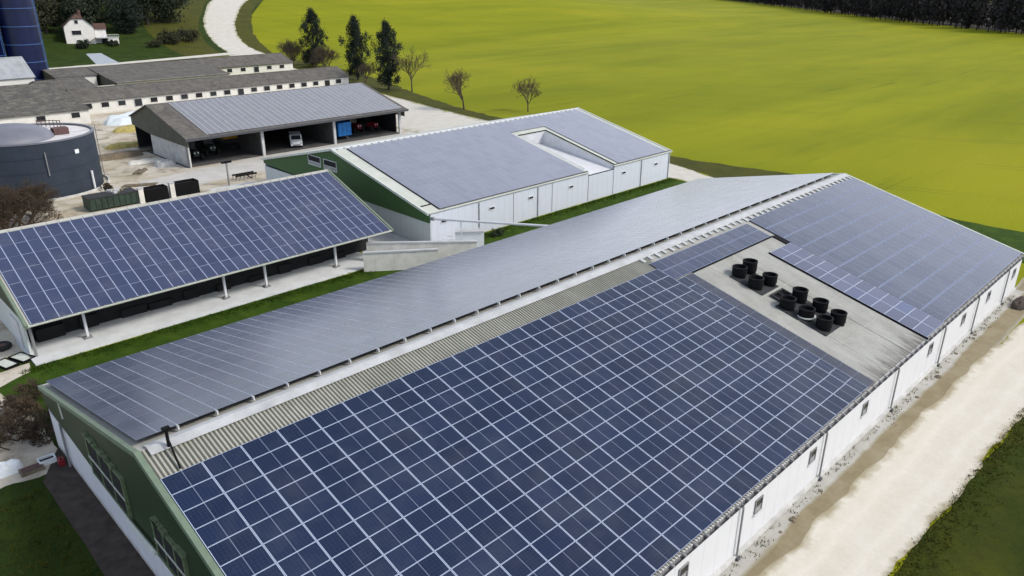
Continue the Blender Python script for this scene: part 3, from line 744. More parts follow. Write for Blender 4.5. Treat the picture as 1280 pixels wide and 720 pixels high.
while x < 35:
    mb = MB(); slab(mb, SB, x, x+.16, LB-.12, LB+.09, .02, .06); x += .955; sub(mb, 'gutter_bracket', M['trim'], gb)
mb = MB(); mb.box((2.0, 29.55, 0), (33.5, 35.0, .12)); kid(mb, 'apron', M['apron'], B)
mb = MB(); mb.box((2.6, 33.9, .12), (34.8, 34.1, 2.6)); mb.box((34.8, 35.15, 0), (35.0, 52.5, 3.0)); mb.box((2.3, 52.4, 0), (35, 52.6, 3)); kid(mb, 'inner_wall', M['dark'], B)  # front wall added near-black, its colour carries the shade under the canopy
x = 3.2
while x < 32:   # troughs, shade put into their near-black colour
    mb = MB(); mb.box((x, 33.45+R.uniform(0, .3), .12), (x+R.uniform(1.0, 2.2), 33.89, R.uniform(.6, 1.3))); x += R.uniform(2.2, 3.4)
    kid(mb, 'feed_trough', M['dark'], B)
for x in (6.32, 17.9, 21.85, 29.41):
    zt = SB.P(0, (41.4-31.7)/math.cos(thB)).z
    mb = MB(); mb.box((x-.09, 31.6, .12), (x+.09, 31.8, zt-.1)); po = kid(mb, 'post', M['white_metal'], B)
    mb = MB(); mb.box((x-.28, 31.42, .12), (x+.28, 31.98, .26)); sub(mb, 'foot', M['grey_metal'], po)
# gable wall of canopy barn
mb = MB(); mb.box((2.2, 31.8, 0), (2.36, 52.5, 2.9)); kid(mb, 'gable_wall', M['white_gable_c'], B)
mb = MB(); prism_x(mb, [(30.4, 2.9), (52.4, 2.9), (52.4, 3.1), (41.4, 7.15), (30.4, 3.1)], 2.2, 2.34); kid(mb, 'gable_cladding', M['green'], B)
mb = MB(); mb.tube((2.45, 31.0, 0), (2.45, 31.0, 3.1), .11, n=8); kid(mb, 'downpipe', M['grey_metal'], B)
mb = MB(); mb.box((2.1, 33.3, .1), (2.18, 35.6, 2.3)); kid(mb, 'door', M['white_metal'], B)

# diagonal concrete walls at the end of canopy barn
def wall_between(name, p, q, t, z0, z1, mat, label, cat='wall', capm=None):
    p = Vector(p); q = Vector(q); d = (q-p).normalized(); n = Vector((-d.y, d.x))*t/2
    o = thing(name, (p.x, p.y, 0), label, cat)
    mb = MB(); a = [p+n, q+n, q-n, p-n]
    def pr(z0, z1, e=0):
        lo = [(v.x, v.y, z0) for v in a]; hi = [(v.x, v.y, z1) for v in a]
        mb.face(lo[::-1]); mb.face(hi)
        for i in range(4): j = (i+1) % 4; mb.face([lo[i], lo[j], hi[j], hi[i]])
    pr(z0, z1); kid(mb, 'wall_body', mat, o)
    n2 = n*1.5; a = [p+n2, q+n2, q-n2, p-n2]; mb = MB(); pr(z1+.003, z1+.14); kid(mb, 'coping', M['cap'], o)
    return o
wall_between('concrete_wall', (30.8, 28.9), (36.8, 24.6), .25, 0, 1.9, M['cream_conc'], 'pale concrete ramp wall with grass at its foot, left of main barn eave')
wall_between('concrete_wall', (32.6, 30.9), (41.0, 23.5), .25, 0, 2.0, M['cream_conc'], 'rear pale concrete ramp wall, behind the one with grass at its foot')
wall_between('concrete_wall', (41.6, 27.6), (43.9, 25.6), .6, 0, 2.0, M['white'], 'short white block wall under the sloping white pipe', 'wall')
o = thing('feed_pipe', (38.9, 23.5, 0), 'long white sloping pipe from pale steel shed to main barn eave', 'pipe')
mb = MB(); mb.tube((40.1, 29.4, 3.35), (45.2, 17.4, 4.15), .13, n=10); kid(mb, 'pipe_run', M['white_metal'], o)
mb = MB(); mb.tube((41.4, 26.4, 0), (41.4, 26.4, 3.5), .06, n=6); kid(mb, 'support', M['white_metal'], o)
mb = MB(); mb.box((39.95, 29.2, 3.2), (40.25, 29.6, 3.5)); kid(mb, 'bracket', M['grey_metal'], o)
# railing by the pale shed
o = thing('metal_railing', (42.5, 28.6, 0), 'pale metal railing at the near corner of pale steel shed', 'railing')
mb = MB()
for z in (.5, .9, 1.3): mb.tube((40.6, 28.4, z), (46.0, 28.4, z), .035, n=6)
kid(mb, 'rail', M['white_metal'], o)
for x in (40.6, 42.4, 44.2, 46.0):
    mb = MB(); mb.tube((x, 28.4, 0), (x, 28.4, 1.35), .045, n=6); kid(mb, 'post', M['white_metal'], o)

# ================================================================== PALE STEEL SHED (middle)
C = thing('steel_shed', (62, 47.8, 0), 'pale steel shed with silvery solar roof, green gable and a white roof recess', 'shed')
thC = math.atan2(4.1, 18.2); SC = Slope(47.8, 8.0, thC, -1); SC2 = Slope(47.8, 8.0, thC, 1); LC = 18.6
YC = 29.8; zC = SC.P(0, 18.4).z
mb = MB(); mb.box((40.1, YC, 0), (66.0, YC+.15, 3.75)); mb.box((71.3, YC, 0), (84.3, YC+.15, 3.75)); mb.box((66.0, YC+.004, 0), (71.3, YC+.15, 3.35))
mb.box((84.1, YC+.15, 0), (84.28, 65.8, 3.7)); mb.box((40.1, 65.7, 0), (84.3, 65.85, 3.7)); kid(mb, 'wall', M['white_wall_c'], C)
mb = MB(); prism_x(mb, [(YC+.1, 3.7), (65.7, 3.7), (65.7, 3.75), (47.8, 7.9), (YC+.1, 3.75)], 84.1, 84.26); kid(mb, 'gable_cladding', M['green_c'], C)
mb = MB(); mb.box((40.0, YC, 0), (40.12, 65.8, 2.9)); kid(mb, 'gable_wall', M['white_gable_c'], C)
mb = MB(); prism_x(mb, [(YC+.02, 2.78), (48, 2.85), (65.8, 3.3), (65.8, 3.72), (47.8, 7.88), (YC+.02, 3.72)], 39.90, 39.985); kid(mb, 'gable_cladding', M['green_c'], C)
mb = MB()
slab(mb, SC, 39.7, 66.0, 0, LC, -.1, 0); slab(mb, SC, 71.3, 84.5, 0, LC, -.1, 0); slab(mb, SC, 66.0, 71.3, 0, 5.5, -.1, 0)
slab(mb, SC2, 39.7, 84.5, 0, LC, -.1, 0)
rc = kid(mb, 'roof', M['roof_c'], C)
mb = MB()   # recess: floor, two cheeks, head wall
for xx in (66.0, 71.2): 
    a = [SC.P(xx, 5.5, -.1), SC.P(xx, 18.35, -.1), SC.P(xx, 18.35, -1.0), SC.P(xx, 5.5, -1.9)]
    b = [p+Vector((.1, 0, 0)) for p in a]
    mb.face(a); mb.face(b[::-1])
    for i in range(4): j = (i+1) % 4; mb.face([a[i], b[i], b[j], a[j]])
a = [SC.P(66.1, 5.5, -1.8), SC.P(71.2, 5.5, -1.8), SC.P(71.2, 18.3, -.55), SC.P(66.1, 18.3, -.55)]; mb.face(a[::-1])
mb.face([SC.P(66.1, 5.5, -.1), SC.P(71.2, 5.5, -.1), SC.P(71.2, 5.5, -1.9), SC.P(66.1, 5.5, -1.9)])
rec = sub(mb, 'recess', M['white_metal'], rc)
mb = MB(); slab(mb, SC, 66.2, 66.7, 5.8, 17.2, -.35, -.1); slab(mb, SC, 66.5, 68.0, 6.6, 7.4, -1.2, -.5)
sub(mb, 'recess_ledge', M['cap'], rc)
items = []
nC = 42
for i in range(nC):
    x = 41.5+i*1.0
    if x+1 > 84.2: break
    for j in range(10):
        d = .75+j*1.75
        if x+1 > 65.7 and x < 71.6 and d+1.7 > 5.4: continue
        items.append((x, x+.99, d, d+1.74, .10, 0))
lay(C, SC, items, [M['p_c']], M['dark_metal'], 100)
mb = MB(); slab(mb, SC, 41.40, 41.49, .7, 18.3, .01, .12); slab(mb, SC, 66.0, 71.6, 5.38, 5.48, .01, .12); slab(mb, SC, 71.45, 71.58, 5.4, 18.3, .01, .12)
slab(mb, SC, 40.0, 41.4, 16.9, 17.0, .01, .1)
kid(mb, 'panel_edge', M['black'], C)
x = 40.2
while x < 84:
    mb = MB(); slab(mb, SC, x, x+.22, .35, .55, .03, .12); x += 1.0; sub(mb, 'ridge_clip', M['cap'], rc)
mb = MB()
slab(mb, SC, 39.7, 84.5, 0, .35, .0, .03); sub(mb, 'ridge_cap', M['white_metal'], rc)
mb = MB(); slab(mb, SC, 39.6, 39.8, 0, LC, -.2, .06); slab(mb, SC2, 39.6, 39.8, 0, LC, -.2, .06); kid(mb, 'verge_trim', M['trim'], C); mb = MB(); slab(mb, SC, 84.4, 84.6, 0, LC, -.2, .1); kid(mb, 'verge_trim', M['trim'], C)
mb = MB(); slab(mb, SC, 41.4, 66.0, LC-.35, LC-.22, .0, .1); slab(mb, SC, 71.4, 84.4, LC-.35, LC-.22, .0, .1); kid(mb, 'gutter', M['dark_metal'], C)
for x in (47.0, 56.6, 77.4, 84.0):
    mb = MB(); mb.tube((x, YC-.08, 0), (x, YC-.08, 3.7), .05, n=6); kid(mb, 'downpipe', M['grey_metal'], C)
for x in (52.5, 59.2, 66.1, 71.3):
    mb = MB(); mb.box((x-.03, YC-.03, .1), (x+.03, YC-.003, 3.7)); kid(mb, 'wall_seam', M['grey_metal'], C)
for x in (41.9, 49.0, 55.4, 62.7, 73.5, 80.9): window(C, x, YC, 2.62, .85, .38, split=False, frame=M['white_metal'], pane=M['dark'])
for y in (52.2, 48.6):
    o = window(C, 39.9, y, 5.85, 2.9, 1.25, axis='y', frame=M['white_metal'], pane=M['dark'], split=True)

# ================================================================== OPEN MACHINE SHED
D = thing('machine_shed', (56.5, 92, 0), 'open fronted machine shed with grey solar roof and olive gable', 'shed')
thD = math.atan2(3.5, 14.2); SD = Slope(96.7, 8.1, thD, -1); SD2 = Slope(96.7, 8.1, math.atan2(2.7, 8.3), 1); LD = 14.65
mb = MB(); slab(mb, SD, 36.4, 77.4, 0, LD, -.18, 0); slab(mb, SD2, 36.4, 77.4, 0, 8.9, -.18, 0); kid(mb, 'roof', M['old_roof'], D)
items = []
for i in range(37):
    for j in range(8): items.append((39.9+i*.99, 39.9+i*.99+.98, .5+j*1.70, .5+j*1.70+1.69, .09, 1 if i % 2 == 0 else 0))
lay(D, SD, items, [M['p_d'], M['p_d2']], M['dark_metal'], 100)
mb = MB(); slab(mb, SD, 36.3, 77.5, LD, LD+.15, -.35, .03); kid(mb, 'fascia', M['dark_metal'], D)
mb = MB(); prism_x(mb, [(83.0, 3.25), (98.0, 3.3), (105.2, 3.9), (105.2, 5.4), (96.7, 8.0), (83.0, 4.55)], 36.7, 36.85); kid(mb, 'gable_cladding', M['olive'], D)
mb = MB(); prism_x(mb, [(83.0, 3.25), (105.2, 3.9), (105.2, 5.4), (96.7, 8.0), (83.0, 4.55)], 76.9, 77.05); kid(mb, 'gable_cladding', M['olive'], D)
mb = MB(); mb.box((36.9, 83.6, 0), (37.1, 98.0, 3.2)); kid(mb, 'side_wall', M['concrete'], D)
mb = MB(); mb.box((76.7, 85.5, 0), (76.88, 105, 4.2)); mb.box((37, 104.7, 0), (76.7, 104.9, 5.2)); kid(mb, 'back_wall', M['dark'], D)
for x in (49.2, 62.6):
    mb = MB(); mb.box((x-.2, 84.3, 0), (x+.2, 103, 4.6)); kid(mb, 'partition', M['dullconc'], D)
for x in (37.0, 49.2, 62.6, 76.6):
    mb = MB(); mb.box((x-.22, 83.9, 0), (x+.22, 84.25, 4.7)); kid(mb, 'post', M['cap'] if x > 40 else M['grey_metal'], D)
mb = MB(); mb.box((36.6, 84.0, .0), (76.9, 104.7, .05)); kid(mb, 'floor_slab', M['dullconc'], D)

# vehicles and machines under the machine shed ------------------------------------------
def wheel(parent, c, r, w, hub=None):
    mb = MB(); c = Vector(c)
    prof = [(r*.55, -w/2), (r*.93, -w/2), (r, -w*.3), (r, w*.3), (r*.93, w/2), (r*.55, w/2)]
    Mx = Matrix.Translation(c) @ Matrix.Rotation(pi/2, 4, 'X')
    t = MB(); t.lathe((0, 0, 0), prof, 20); t.v = [tuple(Mx @ Vector(p)) for p in t.v]
    o = kid(t, 'wheel', M['tyre'], parent)
    h = MB(); h.lathe((0, 0, 0), [(0, -w*.4), (r*.56, -w*.4), (r*.56, w*.4), (0, w*.4)], 16); h.v = [tuple(Mx @ Vector(p)) for p in h.v]
    sub(h, 'rim', hub or M['grey_metal'], o)
def prism_local(prof, y0, y1, loc, m=0, rz=0):
    """side outline (x,z) extruded in y"""
    mb = MB(); Q = Matrix.Translation(Vector(loc)) @ Matrix.Rotation(rz, 4, 'Z')
    a = [Q @ Vector((x, y0, z)) for x, z in prof]; b = [Q @ Vector((x, y1, z)) for x, z in prof]; n = len(prof)
    mb.face(a, m); mb.face(b[::-1], m)
    for i in range(n): j = (i+1) % n; mb.face([a[i], b[i], b[j], a[j]], m)
    return mb
def van():
    o = thing('van', (56.9, 87.4, 0), 'small white van parked in the middle bay of the machine shed', 'van')
    pr = [(-2.3, .45), (2.25, .45), (2.3, 1.05), (1.5, 1.3), (.95, 2.05), (-2.2, 2.15), (-2.35, 1.2)]
    # the van faces out of the shed
    mb = MB(); Q = Matrix.Translation(Vector(o.location)) @ Matrix.Rotation(-math.radians(116), 4, 'Z')
    def out(t): t.v = [tuple(Q @ Vector(p)) for p in t.v]; return t
    t = prism_local(pr, -.95, .95, (0, 0, 0)); kid(out(t), 'body', M['white'], o)
    t = MB(); t.face([(1.49, -.8, 1.36), (1.49, .8, 1.36), (.99, .76, 2.0), (.99, -.76, 2.0)]); t.v = [(p[0]+.02, p[1], p[2]+.015) for p in t.v]; kid(out(t), 'windscreen', M['glass'], o)
    for s in (-1, 1):
        t = MB(); t.box((2.22, s*.72-.16, .8), (2.31, s*.72+.16, 1.0)); kid(out(t), 'headlight', M['lightglass'], o)
        for x in (1.45, -1.45):
            t = MB(); t.lathe((0, 0, 0), [(0, -.12), (.33, -.12), (.33, .12), (0, .12)], 16); RR = Matrix.Translation((x, s*.86, .34)) @ Matrix.Rotation(pi/2, 4, 'X')
            t.v = [tuple(RR @ Vector(p)) for p in t.v]; kid(out(t), 'wheel', M['tyre'], o)
    t = MB(); t.box((2.28, -.6, .5), (2.34, .6, .72)); kid(out(t), 'bumper', M['grey_metal'], o)
van()
def tractor(x, y, mat, label, rz=0.0):
    o = thing('tractor', (x, y, 0), label, 'tractor')
    Q = Matrix.Translation((x, y, 0)) @ Matrix.Rotation(-pi/2+rz, 4, 'Z')
    def K(t, n, m): t.v = [tuple(Q @ Vector(p)) for p in t.v]; return kid(t, n, m, o)
    K(MB().box((-.2, -.42, .8), (2.1, .42, 1.65)), 'bonnet', mat)
    t = prism_local([(-1.5, 1.1), (.2, 1.1), (.1, 2.6), (-1.3, 2.65)], -.75, .75, (0, 0, 0)); K(t, 'cab', M['glass'])
    K(MB().box((-1.5, -.85, 2.65), (.2, .85, 2.82)), 'cab_roof', mat)
    for s in (-1, 1):
        for (cx, r, w) in ((-1.0, .85, .5), (1.5, .55, .35)):
            t = MB(); t.lathe((0, 0, 0), [(0, -w/2), (r*.95, -w/2), (r, 0), (r*.95, w/2), (0, w/2)], 18); RR = Matrix.Translation((cx, s*.95, r)) @ Matrix.Rotation(pi/2, 4, 'X')
            t.v = [tuple(RR @ Vector(p)) for p in t.v]; K(t, 'wheel', M['tyre'])
        K(MB().box((2.1, s*.28-.1, 1.25), (2.14, s*.28+.1, 1.45)), 'headlight', M['white'])
    K(MB().tube((.9, .3, 1.65), (.9, .3, 2.4), .05), 'exhaust', M['black'])
tractor(71.3, 91.5, M['red'], 'red tractor in the right bay beside the blue tipping trailer')
tractor(74.2, 90.7, M['red'], 'red tractor nearest the right end post of the machine shed', .15)
tractor(39.6, 89.5, M['container'], 'dark tractor with pale lamps at the left end of machine shed')
tractor(43.4, 91.5, M['container'], 'dark tractor in the left bay, second from the shed end', -.1)
def trailer(x, y, mat, label, L=3.0, W=2.6, H=2.5, z=.9):
    o = thing('trailer', (x, y, 0), label, 'trailer')
    mb = MB(); mb.box((x-W/2, y-L/2, z), (x+W/2, y+L/2, z+.12)); 
    for a in ((x-W/2, y-L/2, x+W/2, y-L/2+.08), (x-W/2, y+L/2-.08, x+W/2, y+L/2), (x-W/2, y-L/2+.08, x-W/2+.08, y+L/2-.08), (x+W/2-.08, y-L/2+.08, x+W/2, y+L/2-.08)):
        mb.box((a[0], a[1], z+.12), (a[2], a[3], z+H))
    for k in range(4): xx = x-W/2+.1+k*(W-.3)/3; mb.box((xx, y-L/2-.06, z+.12), (xx+.1, y-L/2-.002, z+H))
    kid(mb, 'body', mat, o)
    for s in (-1, 1):
        t = MB(); t.lathe((0, 0, 0), [(0, -.15), (.45, -.15), (.45, .15), (0, .15)], 18); RR = Matrix.Translation((x+s*(W/2-.25), y, .45)) @ Matrix.Rotation(pi/2, 4, 'Y')
        t.v = [tuple(RR @ Vector(p)) for p in t.v]; kid(t, 'wheel', M['tyre'], o)
    kid(MB().tube((x, y-L/2, .7), (x, y-L/2-1.1, .5), .07), 'drawbar', M['grey_metal'], o)
trailer(65.8, 87.3, M['blue'], 'bright blue high sided trailer in the right bay', 3.0, 2.7, 2.3, .8)
trailer(48.0-.6, 93.0, M['yellow'], 'yellow box trailer at the back of the left bay', 2.5, 2.4, 1.5, 1.9)

# ================================================================== OLD LOW SHEDS
def low_shed(name, label, x0, x1, yf, zf, yr, zr, yb, wins, roofm=None, gm=None):
    o = thing(name, ((x0+x1)/2, yf, 0), label, 'shed')
    mb = MB(); mb.box((x0+.3, yf+.4, 0), (x1-.3, yf+.65, zf+.1)); kid(mb, 'wall', M['render'], o)
    mb = MB(); mb.box((x0+.3, yb-.6, 0), (x1-.3, yb-.4, zf)); kid(mb, 'wall', M['render'], o)
    for xx in (x0+.3, x1-.5):
        mb = MB(); prism_x(mb, [(yf+.65, 0), (yb-.6, 0), (yb-.6, zf), (yr, zr-.15), (yf+.65, zf+.1)], xx, xx+.2); kid(mb, 'gable_wall', gm or M['render'], o)
    tf = math.atan2(zr-zf, yr-yf); tb = math.atan2(zr-zf, yb-yr)
    S1 = Slope(yr, zr, tf, -1); S2 = Slope(yr, zr, tb, 1)
    mb = MB(); slab(mb, S1, x0, x1, 0, math.hypot(zr-zf, yr-yf), -.12, .05); slab(mb, S2, x0, x1, 0, math.hypot(zr-zf, yb-yr), -.12, .05)
    r = kid(mb, 'roof', roofm or M['old_roof'], o)
    mb = MB(); slab(mb, S1, x0, x1, -.02, .3, .05, .12); slab(mb, S2, x0, x1, -.02, .3, .05, .12); sub(mb, 'ridge_cap', roofm or M['old_roof'], r)
    for i, x in enumerate(wins):
        big = (i % 7 == 3)
        h = 1.0 if not big else 1.5
        mb = MB(); w = 1.5
        y = yf+.4
        mb.box((x-w/2-.12, y-.08, zf-.45-h-.1), (x+w/2+.12, y-.003, zf-.45-h)); mb.box((x-w/2-.12, y-.08, zf-.45), (x+w/2+.12, y-.003, zf-.35)); mb.box((x-w/2-.12, y-.08, zf-.45-h), (x-w/2, y-.003, zf-.45)); mb.box((x+w/2, y-.08, zf-.45-h), (x+w/2+.12, y-.003, zf-.45))
        wo = kid(mb, 'window', M['render'] if i % 3 else M['cap'], o)
        p = MB(); p.box((x-w/2, y-.04, zf-.45-h), (x+w/2, y-.003, zf-.45)); sub(p, 'pane', M['dark'] if R.random() < .7 else M['glass'], wo)
    return o
low_shed('long_cattle_shed', 'long low cattle shed with dark roof and many windows behind machine shed', 39.6, 105.2, 143.6, 2.9, 149.6, 4.9, 157.5, [41.5+k*3.35 for k in range(19)])
low_shed('low_barn', 'low dark roofed barn wing with white end wall, furthest of the low sheds', 85.0, 112.0, 184.0, 3.0, 191.5, 5.2, 199, [87.5+k*4.1 for k in range(6)])
low_shed('wide_old_barn', 'wide old barn with broad dark roof behind the long cattle shed', 56.0, 84.9, 169.5, 3.0, 190.5, 5.1, 198, [], None, M['olive'])
low_shed('barn_wing', 'short dark roofed barn wing behind the dark open pen', 46.0, 55.8, 181.5, 4.0, 190.5, 5.12, 198, [], None, M['olive'])
low_shed('mossy_barn', 'old barn with mossy dark roof behind the round tank', 6.0, 38.8, 133.0, 3.0, 155, 6.0, 176, [30.0, 36.0, 20.0], M['moss_roof'])
low_shed('lean_to_barn', 'plain dark roofed shed between mossy barn and wide old barn', 38.9, 49.8, 160.0, 2.9, 172.0, 4.6, 181.0, [], M['old_roof'])
o = thing('pen', (51, 180, 0), 'roofless pen with dark inside and white front wall between the old barns', 'pen')
mb = MB(); mb.box((50.2, 170.2, 0), (55.8, 170.5, 2.6)); kid(mb, 'front_wall', M['render'], o)
mb = MB(); mb.box((50.2, 170.6, .0), (55.8, 181.4, .05)); kid(mb, 'floor_slab', M['dark'], o)
# corrugated shed by the silo
low_shed('corrugated_shed', 'small grey corrugated shed at the foot of the blue silo', 29.0, 40.5, 166.0+9, 5.2, 183, 9.2, 190, [], M['silver_roof'])

# ================================================================== TANK AND SILOS
def tank():
    o = thing('slurry_tank', (17.06, 86.8, 0), 'round dark blue slurry tank with grey domed membrane cover', 'tank')
    c = (17.06, 86.8, 0); r = 8.04; h = 7.3
    mb = MB(); mb.lathe(c, [(r, 0), (r, h)], 72); w_ = kid(mb, 'wall', M['tank'], o)
    for k in range(1, 4): sub(MB().lathe(c, [(r+.01, h*k/4-.04), (r+.05, h*k/4-.04), (r+.05, h*k/4+.04), (r+.01, h*k/4+.04)], 72), 'ring', M['tank'], w_)
    kid(MB().lathe(c, [(r-.25, h-.02), (r+.1, h-.02), (r+.1, h+.16), (r-.25, h+.16), (r-.25, h-.02)], 72), 'rim', M['membrane'], o)
    kid(MB().lathe(c, [(r-.3, h-.1), (0, h-.1)], 48), 'deck', M['tanktop'], o)
    dc = (14.6, 85.4, h-.1); prof = [(5.35*math.cos(a), 1.9*math.sin(a)) for a in [pi/2*k/10 for k in range(11)]]
    kid(MB().lathe(dc, prof, 48), 'dome', M['membrane'], o, smooth=True, merge=True)
    kid(MB().lathe((17.06, 86.8, 0), [(r+.8, .0), (r+.8, .3), (r+.6, .3), (r+.6, 0)], 64), 'kerb', M['concrete'], o)
    mb = MB(); mb.box((19.8, 84.0, h-.08), (21.6, 85.6, h+.75)); mb.box((20.4, 85.6, h-.08), (21.3, 86.6, h+.5)); kid(mb, 'pump_housing', M['brown'], o)
    mb = MB()
    for k in range(7):
        a = pi*.15+k*.10; mb.tube((c[0]+5.6*math.cos(a), c[1]+5.6*math.sin(a), h), (c[0]+5.6*math.cos(a), c[1]+5.6*math.sin(a), h+1.0), .05)
        if k: b = a-.10; mb.tube((c[0]+5.6*math.cos(a), c[1]+5.6*math.sin(a), h+.9), (c[0]+5.6*math.cos(b), c[1]+5.6*math.sin(b), h+.9), .05)
    kid(mb, 'railing', M['brown'], o)
    ang = math.radians(-50)
    for da, z0, z1, mt in ((0, .2, 2.6, 'white_metal'), (-.72, 3.2, 6.2, 'grey_metal')):
        a = ang+da; kid(MB().tube((c[0]+(r+.2)*math.cos(a), c[1]+(r+.2)*math.sin(a), z0), (c[0]+(r+.2)*math.cos(a), c[1]+(r+.2)*math.sin(a), z1), .16 if mt == 'white_metal' else .07, n=8), 'pipe', M[mt], o)
    a = math.radians(-62); p = Vector((c[0]+(r+.06)*math.cos(a), c[1]+(r+.06)*math.sin(a), 5.6))
    mb = MB(); mb.box((-.3, -.06, -.25), (.3, .06, .25), 0, Matrix.Translation(p) @ Matrix.Rotation(a+pi/2, 4, 'Z')); kid(mb, 'sign_plate', M['white'], o)
    # ladder on the right flank
    a = math.radians(-12); mb = MB(); t = Vector((-math.sin(a), math.cos(a), 0))*.25; p = Vector((c[0]+(r+.25)*math.cos(a), c[1]+(r+.25)*math.sin(a), 0))
    mb.tube(p-t, p-t+Vector((0, 0, h+.6)), .04); mb.tube(p+t, p+t+Vector((0, 0, h+.6)), .04)
    for k in range(20): z = .4+k*.36; mb.tube(p-t+Vector((0, 0, z)), p+t+Vector((0, 0, z)), .025, n=4)
    kid(mb, 'ladder', M['grey_metal'], o)
tank()
def silo(x, y, r, h, label, off):
    o = thing('silo', (x, y, 0), label, 'silo', 'tall navy blue silos')
    w_ = kid(MB().lathe((x, y, 0), [(r, 0), (r, h)], 48), 'shell', M['bluesilo'], o)
    for k in range(int(h/4.2)+1):
        z = off+k*4.2
        if z < h: sub(MB().lathe((x, y, 0), [(r+.01, z-.09), (r+.12, z-.06), (r+.12, z+.06), (r+.01, z+.09)], 48), 'ring', M['bluering'], w_)
    kid(MB().lathe((x, y, h), [(r, 0), (r*.9, .9), (r*.5, 2), (0, 2.4)], 48), 'roof', M['bluesilo'], o)
    a = math.radians(-35); p = Vector((x+(r+.3)*math.cos(a), y+(r+.3)*math.sin(a), 0)); t = Vector((-math.sin(a), math.cos(a), 0))*.35
    mb = MB(); mb.tube(p-t, p-t+Vector((0, 0, h)), .07); mb.tube(p+t, p+t+Vector((0, 0, h)), .07); kid(mb, 'ladder', M['bluering'], o)
silo(44.3, 195.6, 4.1, 30, 'navy blue silo with pale rings standing beside the garden, the right one', 2.8)
silo(35.9, 196.8, 4.1, 28, 'navy blue silo half cut by the left picture edge, the left one', .4)

# ================================================================== YARD THINGS
def open_bin(x, y, w, d, h, label):
    o = thing('storage_bin', (x, y, 0), label, 'bin', 'black bins behind the canopy barn')
    mb = MB(); mb.box((x-w/2, y-d/2, 0), (x+w/2, y-d/2+.1, h)); mb.box((x-w/2, y+d/2-.1, 0), (x+w/2, y+d/2, h)); mb.box((x-w/2, y-d/2+.1, 0), (x-w/2+.1, y+d/2-.1, h)); mb.box((x+w/2-.1, y-d/2+.1, 0), (x+w/2, y+d/2-.1, h))
    kid(mb, 'body', M['black'], o)
    mb = MB(); mb.box((x-w/2+.1, y-d/2+.1, .2), (x+w/2-.1, y+d/2-.1, h-.3)); kid(mb, 'fill', M['dark'], o)
    return o
open_bin(26.3, 69.6, 2.9, 1.6, 1.7, 'black open bin behind the canopy roof, beside the dark green container')
open_bin(30.4, 69.9, 3.1, 1.6, 1.7, 'black open bin behind the canopy roof, right of the other bin')
for x, l in ((24.4, 'pale concrete post between green container and black bin'), (28.35, 'pale concrete post between the two black bins')):
    o = MB().box((-.3, -.3, 0), (.3, .3, 1.9)).build('concrete_post', M['cream_conc']); o.location = (x, 69.2, 0)
    mb = MB(); mb.box((-.36, -.36, 1.902), (.36, .36, 2.0)); mb.build('cap', M['cap'], o); tag(o, l, 'post')
o = thing('skip_container', (21.1, 70.3, 0), 'dark green steel container loaded with scrap next to the tank', 'container')
x, y = 21.1, 70.3
mb = MB(); mb.box((x-2.9, y-1.2, .2), (x+2.9, y+1.2, 1.6))
for k in range(9): xx = x-2.8+k*.69; mb.box((xx, y-1.28, .25), (xx+.1, y-1.202, 1.55))
kid(mb, 'body', M['container'], o)
mb = MB(); mb.box((x-2.95, y-1.25, 1.602), (x+2.95, y+1.25, 1.72)); kid(mb, 'lid', M['blackpad'], o)
for k in range(6):
    mb = MB(); cx = x+R.uniform(-1.0, 2.6); cy = y+R.uniform(-.9, .9); s = R.uniform(.2, .45)
    mb.box((-s, -s*.6, 0), (s, s*.6, s*.8), 0, Matrix.Translation((cx, cy, 1.725)) @ Matrix.Rotation(R.random()*3, 4, 'Z')); kid(mb, 'scrap', M['cap'] if k % 2 else M['timber'], o)
o = thing('yard_lamp', (36.4, 69.8, 0), 'dark post with crossbar standing in the pale yard', 'post')
mb = MB(); mb.tube((36.4, 69.8, 0), (36.4, 69.8, 3.2), .13, n=8); kid(mb, 'post', M['grey_metal'], o)
mb = MB(); mb.box((35.7, 69.6, 3.2), (37.1, 70.0, 3.45)); kid(mb, 'crossbar', M['black'], o)
o = thing('cultivator', (39.6, 71.0, 0), 'dark farm cultivator parked beside the post in the yard', 'farm implement')
mb = MB(); mb.box((38.0, 70.9, .7), (41.2, 71.1, .9)); mb.box((38.0, 71.9, .7), (41.2, 72.1, .9)); mb.tube((39.6, 70.9, .8), (39.6, 69.2, .6), .07); kid(mb, 'frame', M['black'], o)
for k in range(6):
    mb = MB(); xx = 38.1+k*.6; mb.tube((xx, 71, .7), (xx, 71.3, .1), .05); mb.tube((xx, 72, .7), (xx, 72.3, .1), .05); kid(mb, 'tine', M['grey_metal'], o)
def lump(name, x, y, sx, sy, h, mat, label, cat, seed=0, n=22):
    mb = MB(); G = []
    for i in range(n+1):
        row = []
        for j in range(n+1):
            u, v = i/n*2-1, j/n*2-1; rr = max(0, 1-(abs(u)**2.6+abs(v)**2.6)/1.0); k = min(1, rr*2.2)
            z = h*k**.6*(.8+.35*noise.noise(Vector((u*2.2+seed, v*2.2, seed)))) if k > 0 else -.05
            jx = .1*noise.noise(Vector((u*3, v*3, seed+5)))
            row.append((x+sx*(u+jx), y+sy*(v+jx), z))
        G.append(row)
    for i in range(n):
        for j in range(n): mb.face([G[i][j], G[i+1][j], G[i+1][j+1], G[i][j+1]])
    o = mb.build(name, mat, None, smooth=True, merge=True); tag(o, label, cat); return o
lump('silage_clamp', 46.5, 131, 6.5, 3.4, 1.7, M['sheet'], 'pale sheeted silage clamp below the long cattle shed windows', 'silage clamp', 1)
lump('straw_heap', 43.5, 121.5, 5.0, 2.2, 1.0, M['straw'], 'yellowish straw heap in front of the pale sheeted clamp', 'heap', 2)
lump('straw_heap', 36.5, 107, 4.2, 1.6, .7, M['straw'], 'low straw heap left of the olive gable', 'heap', 3)
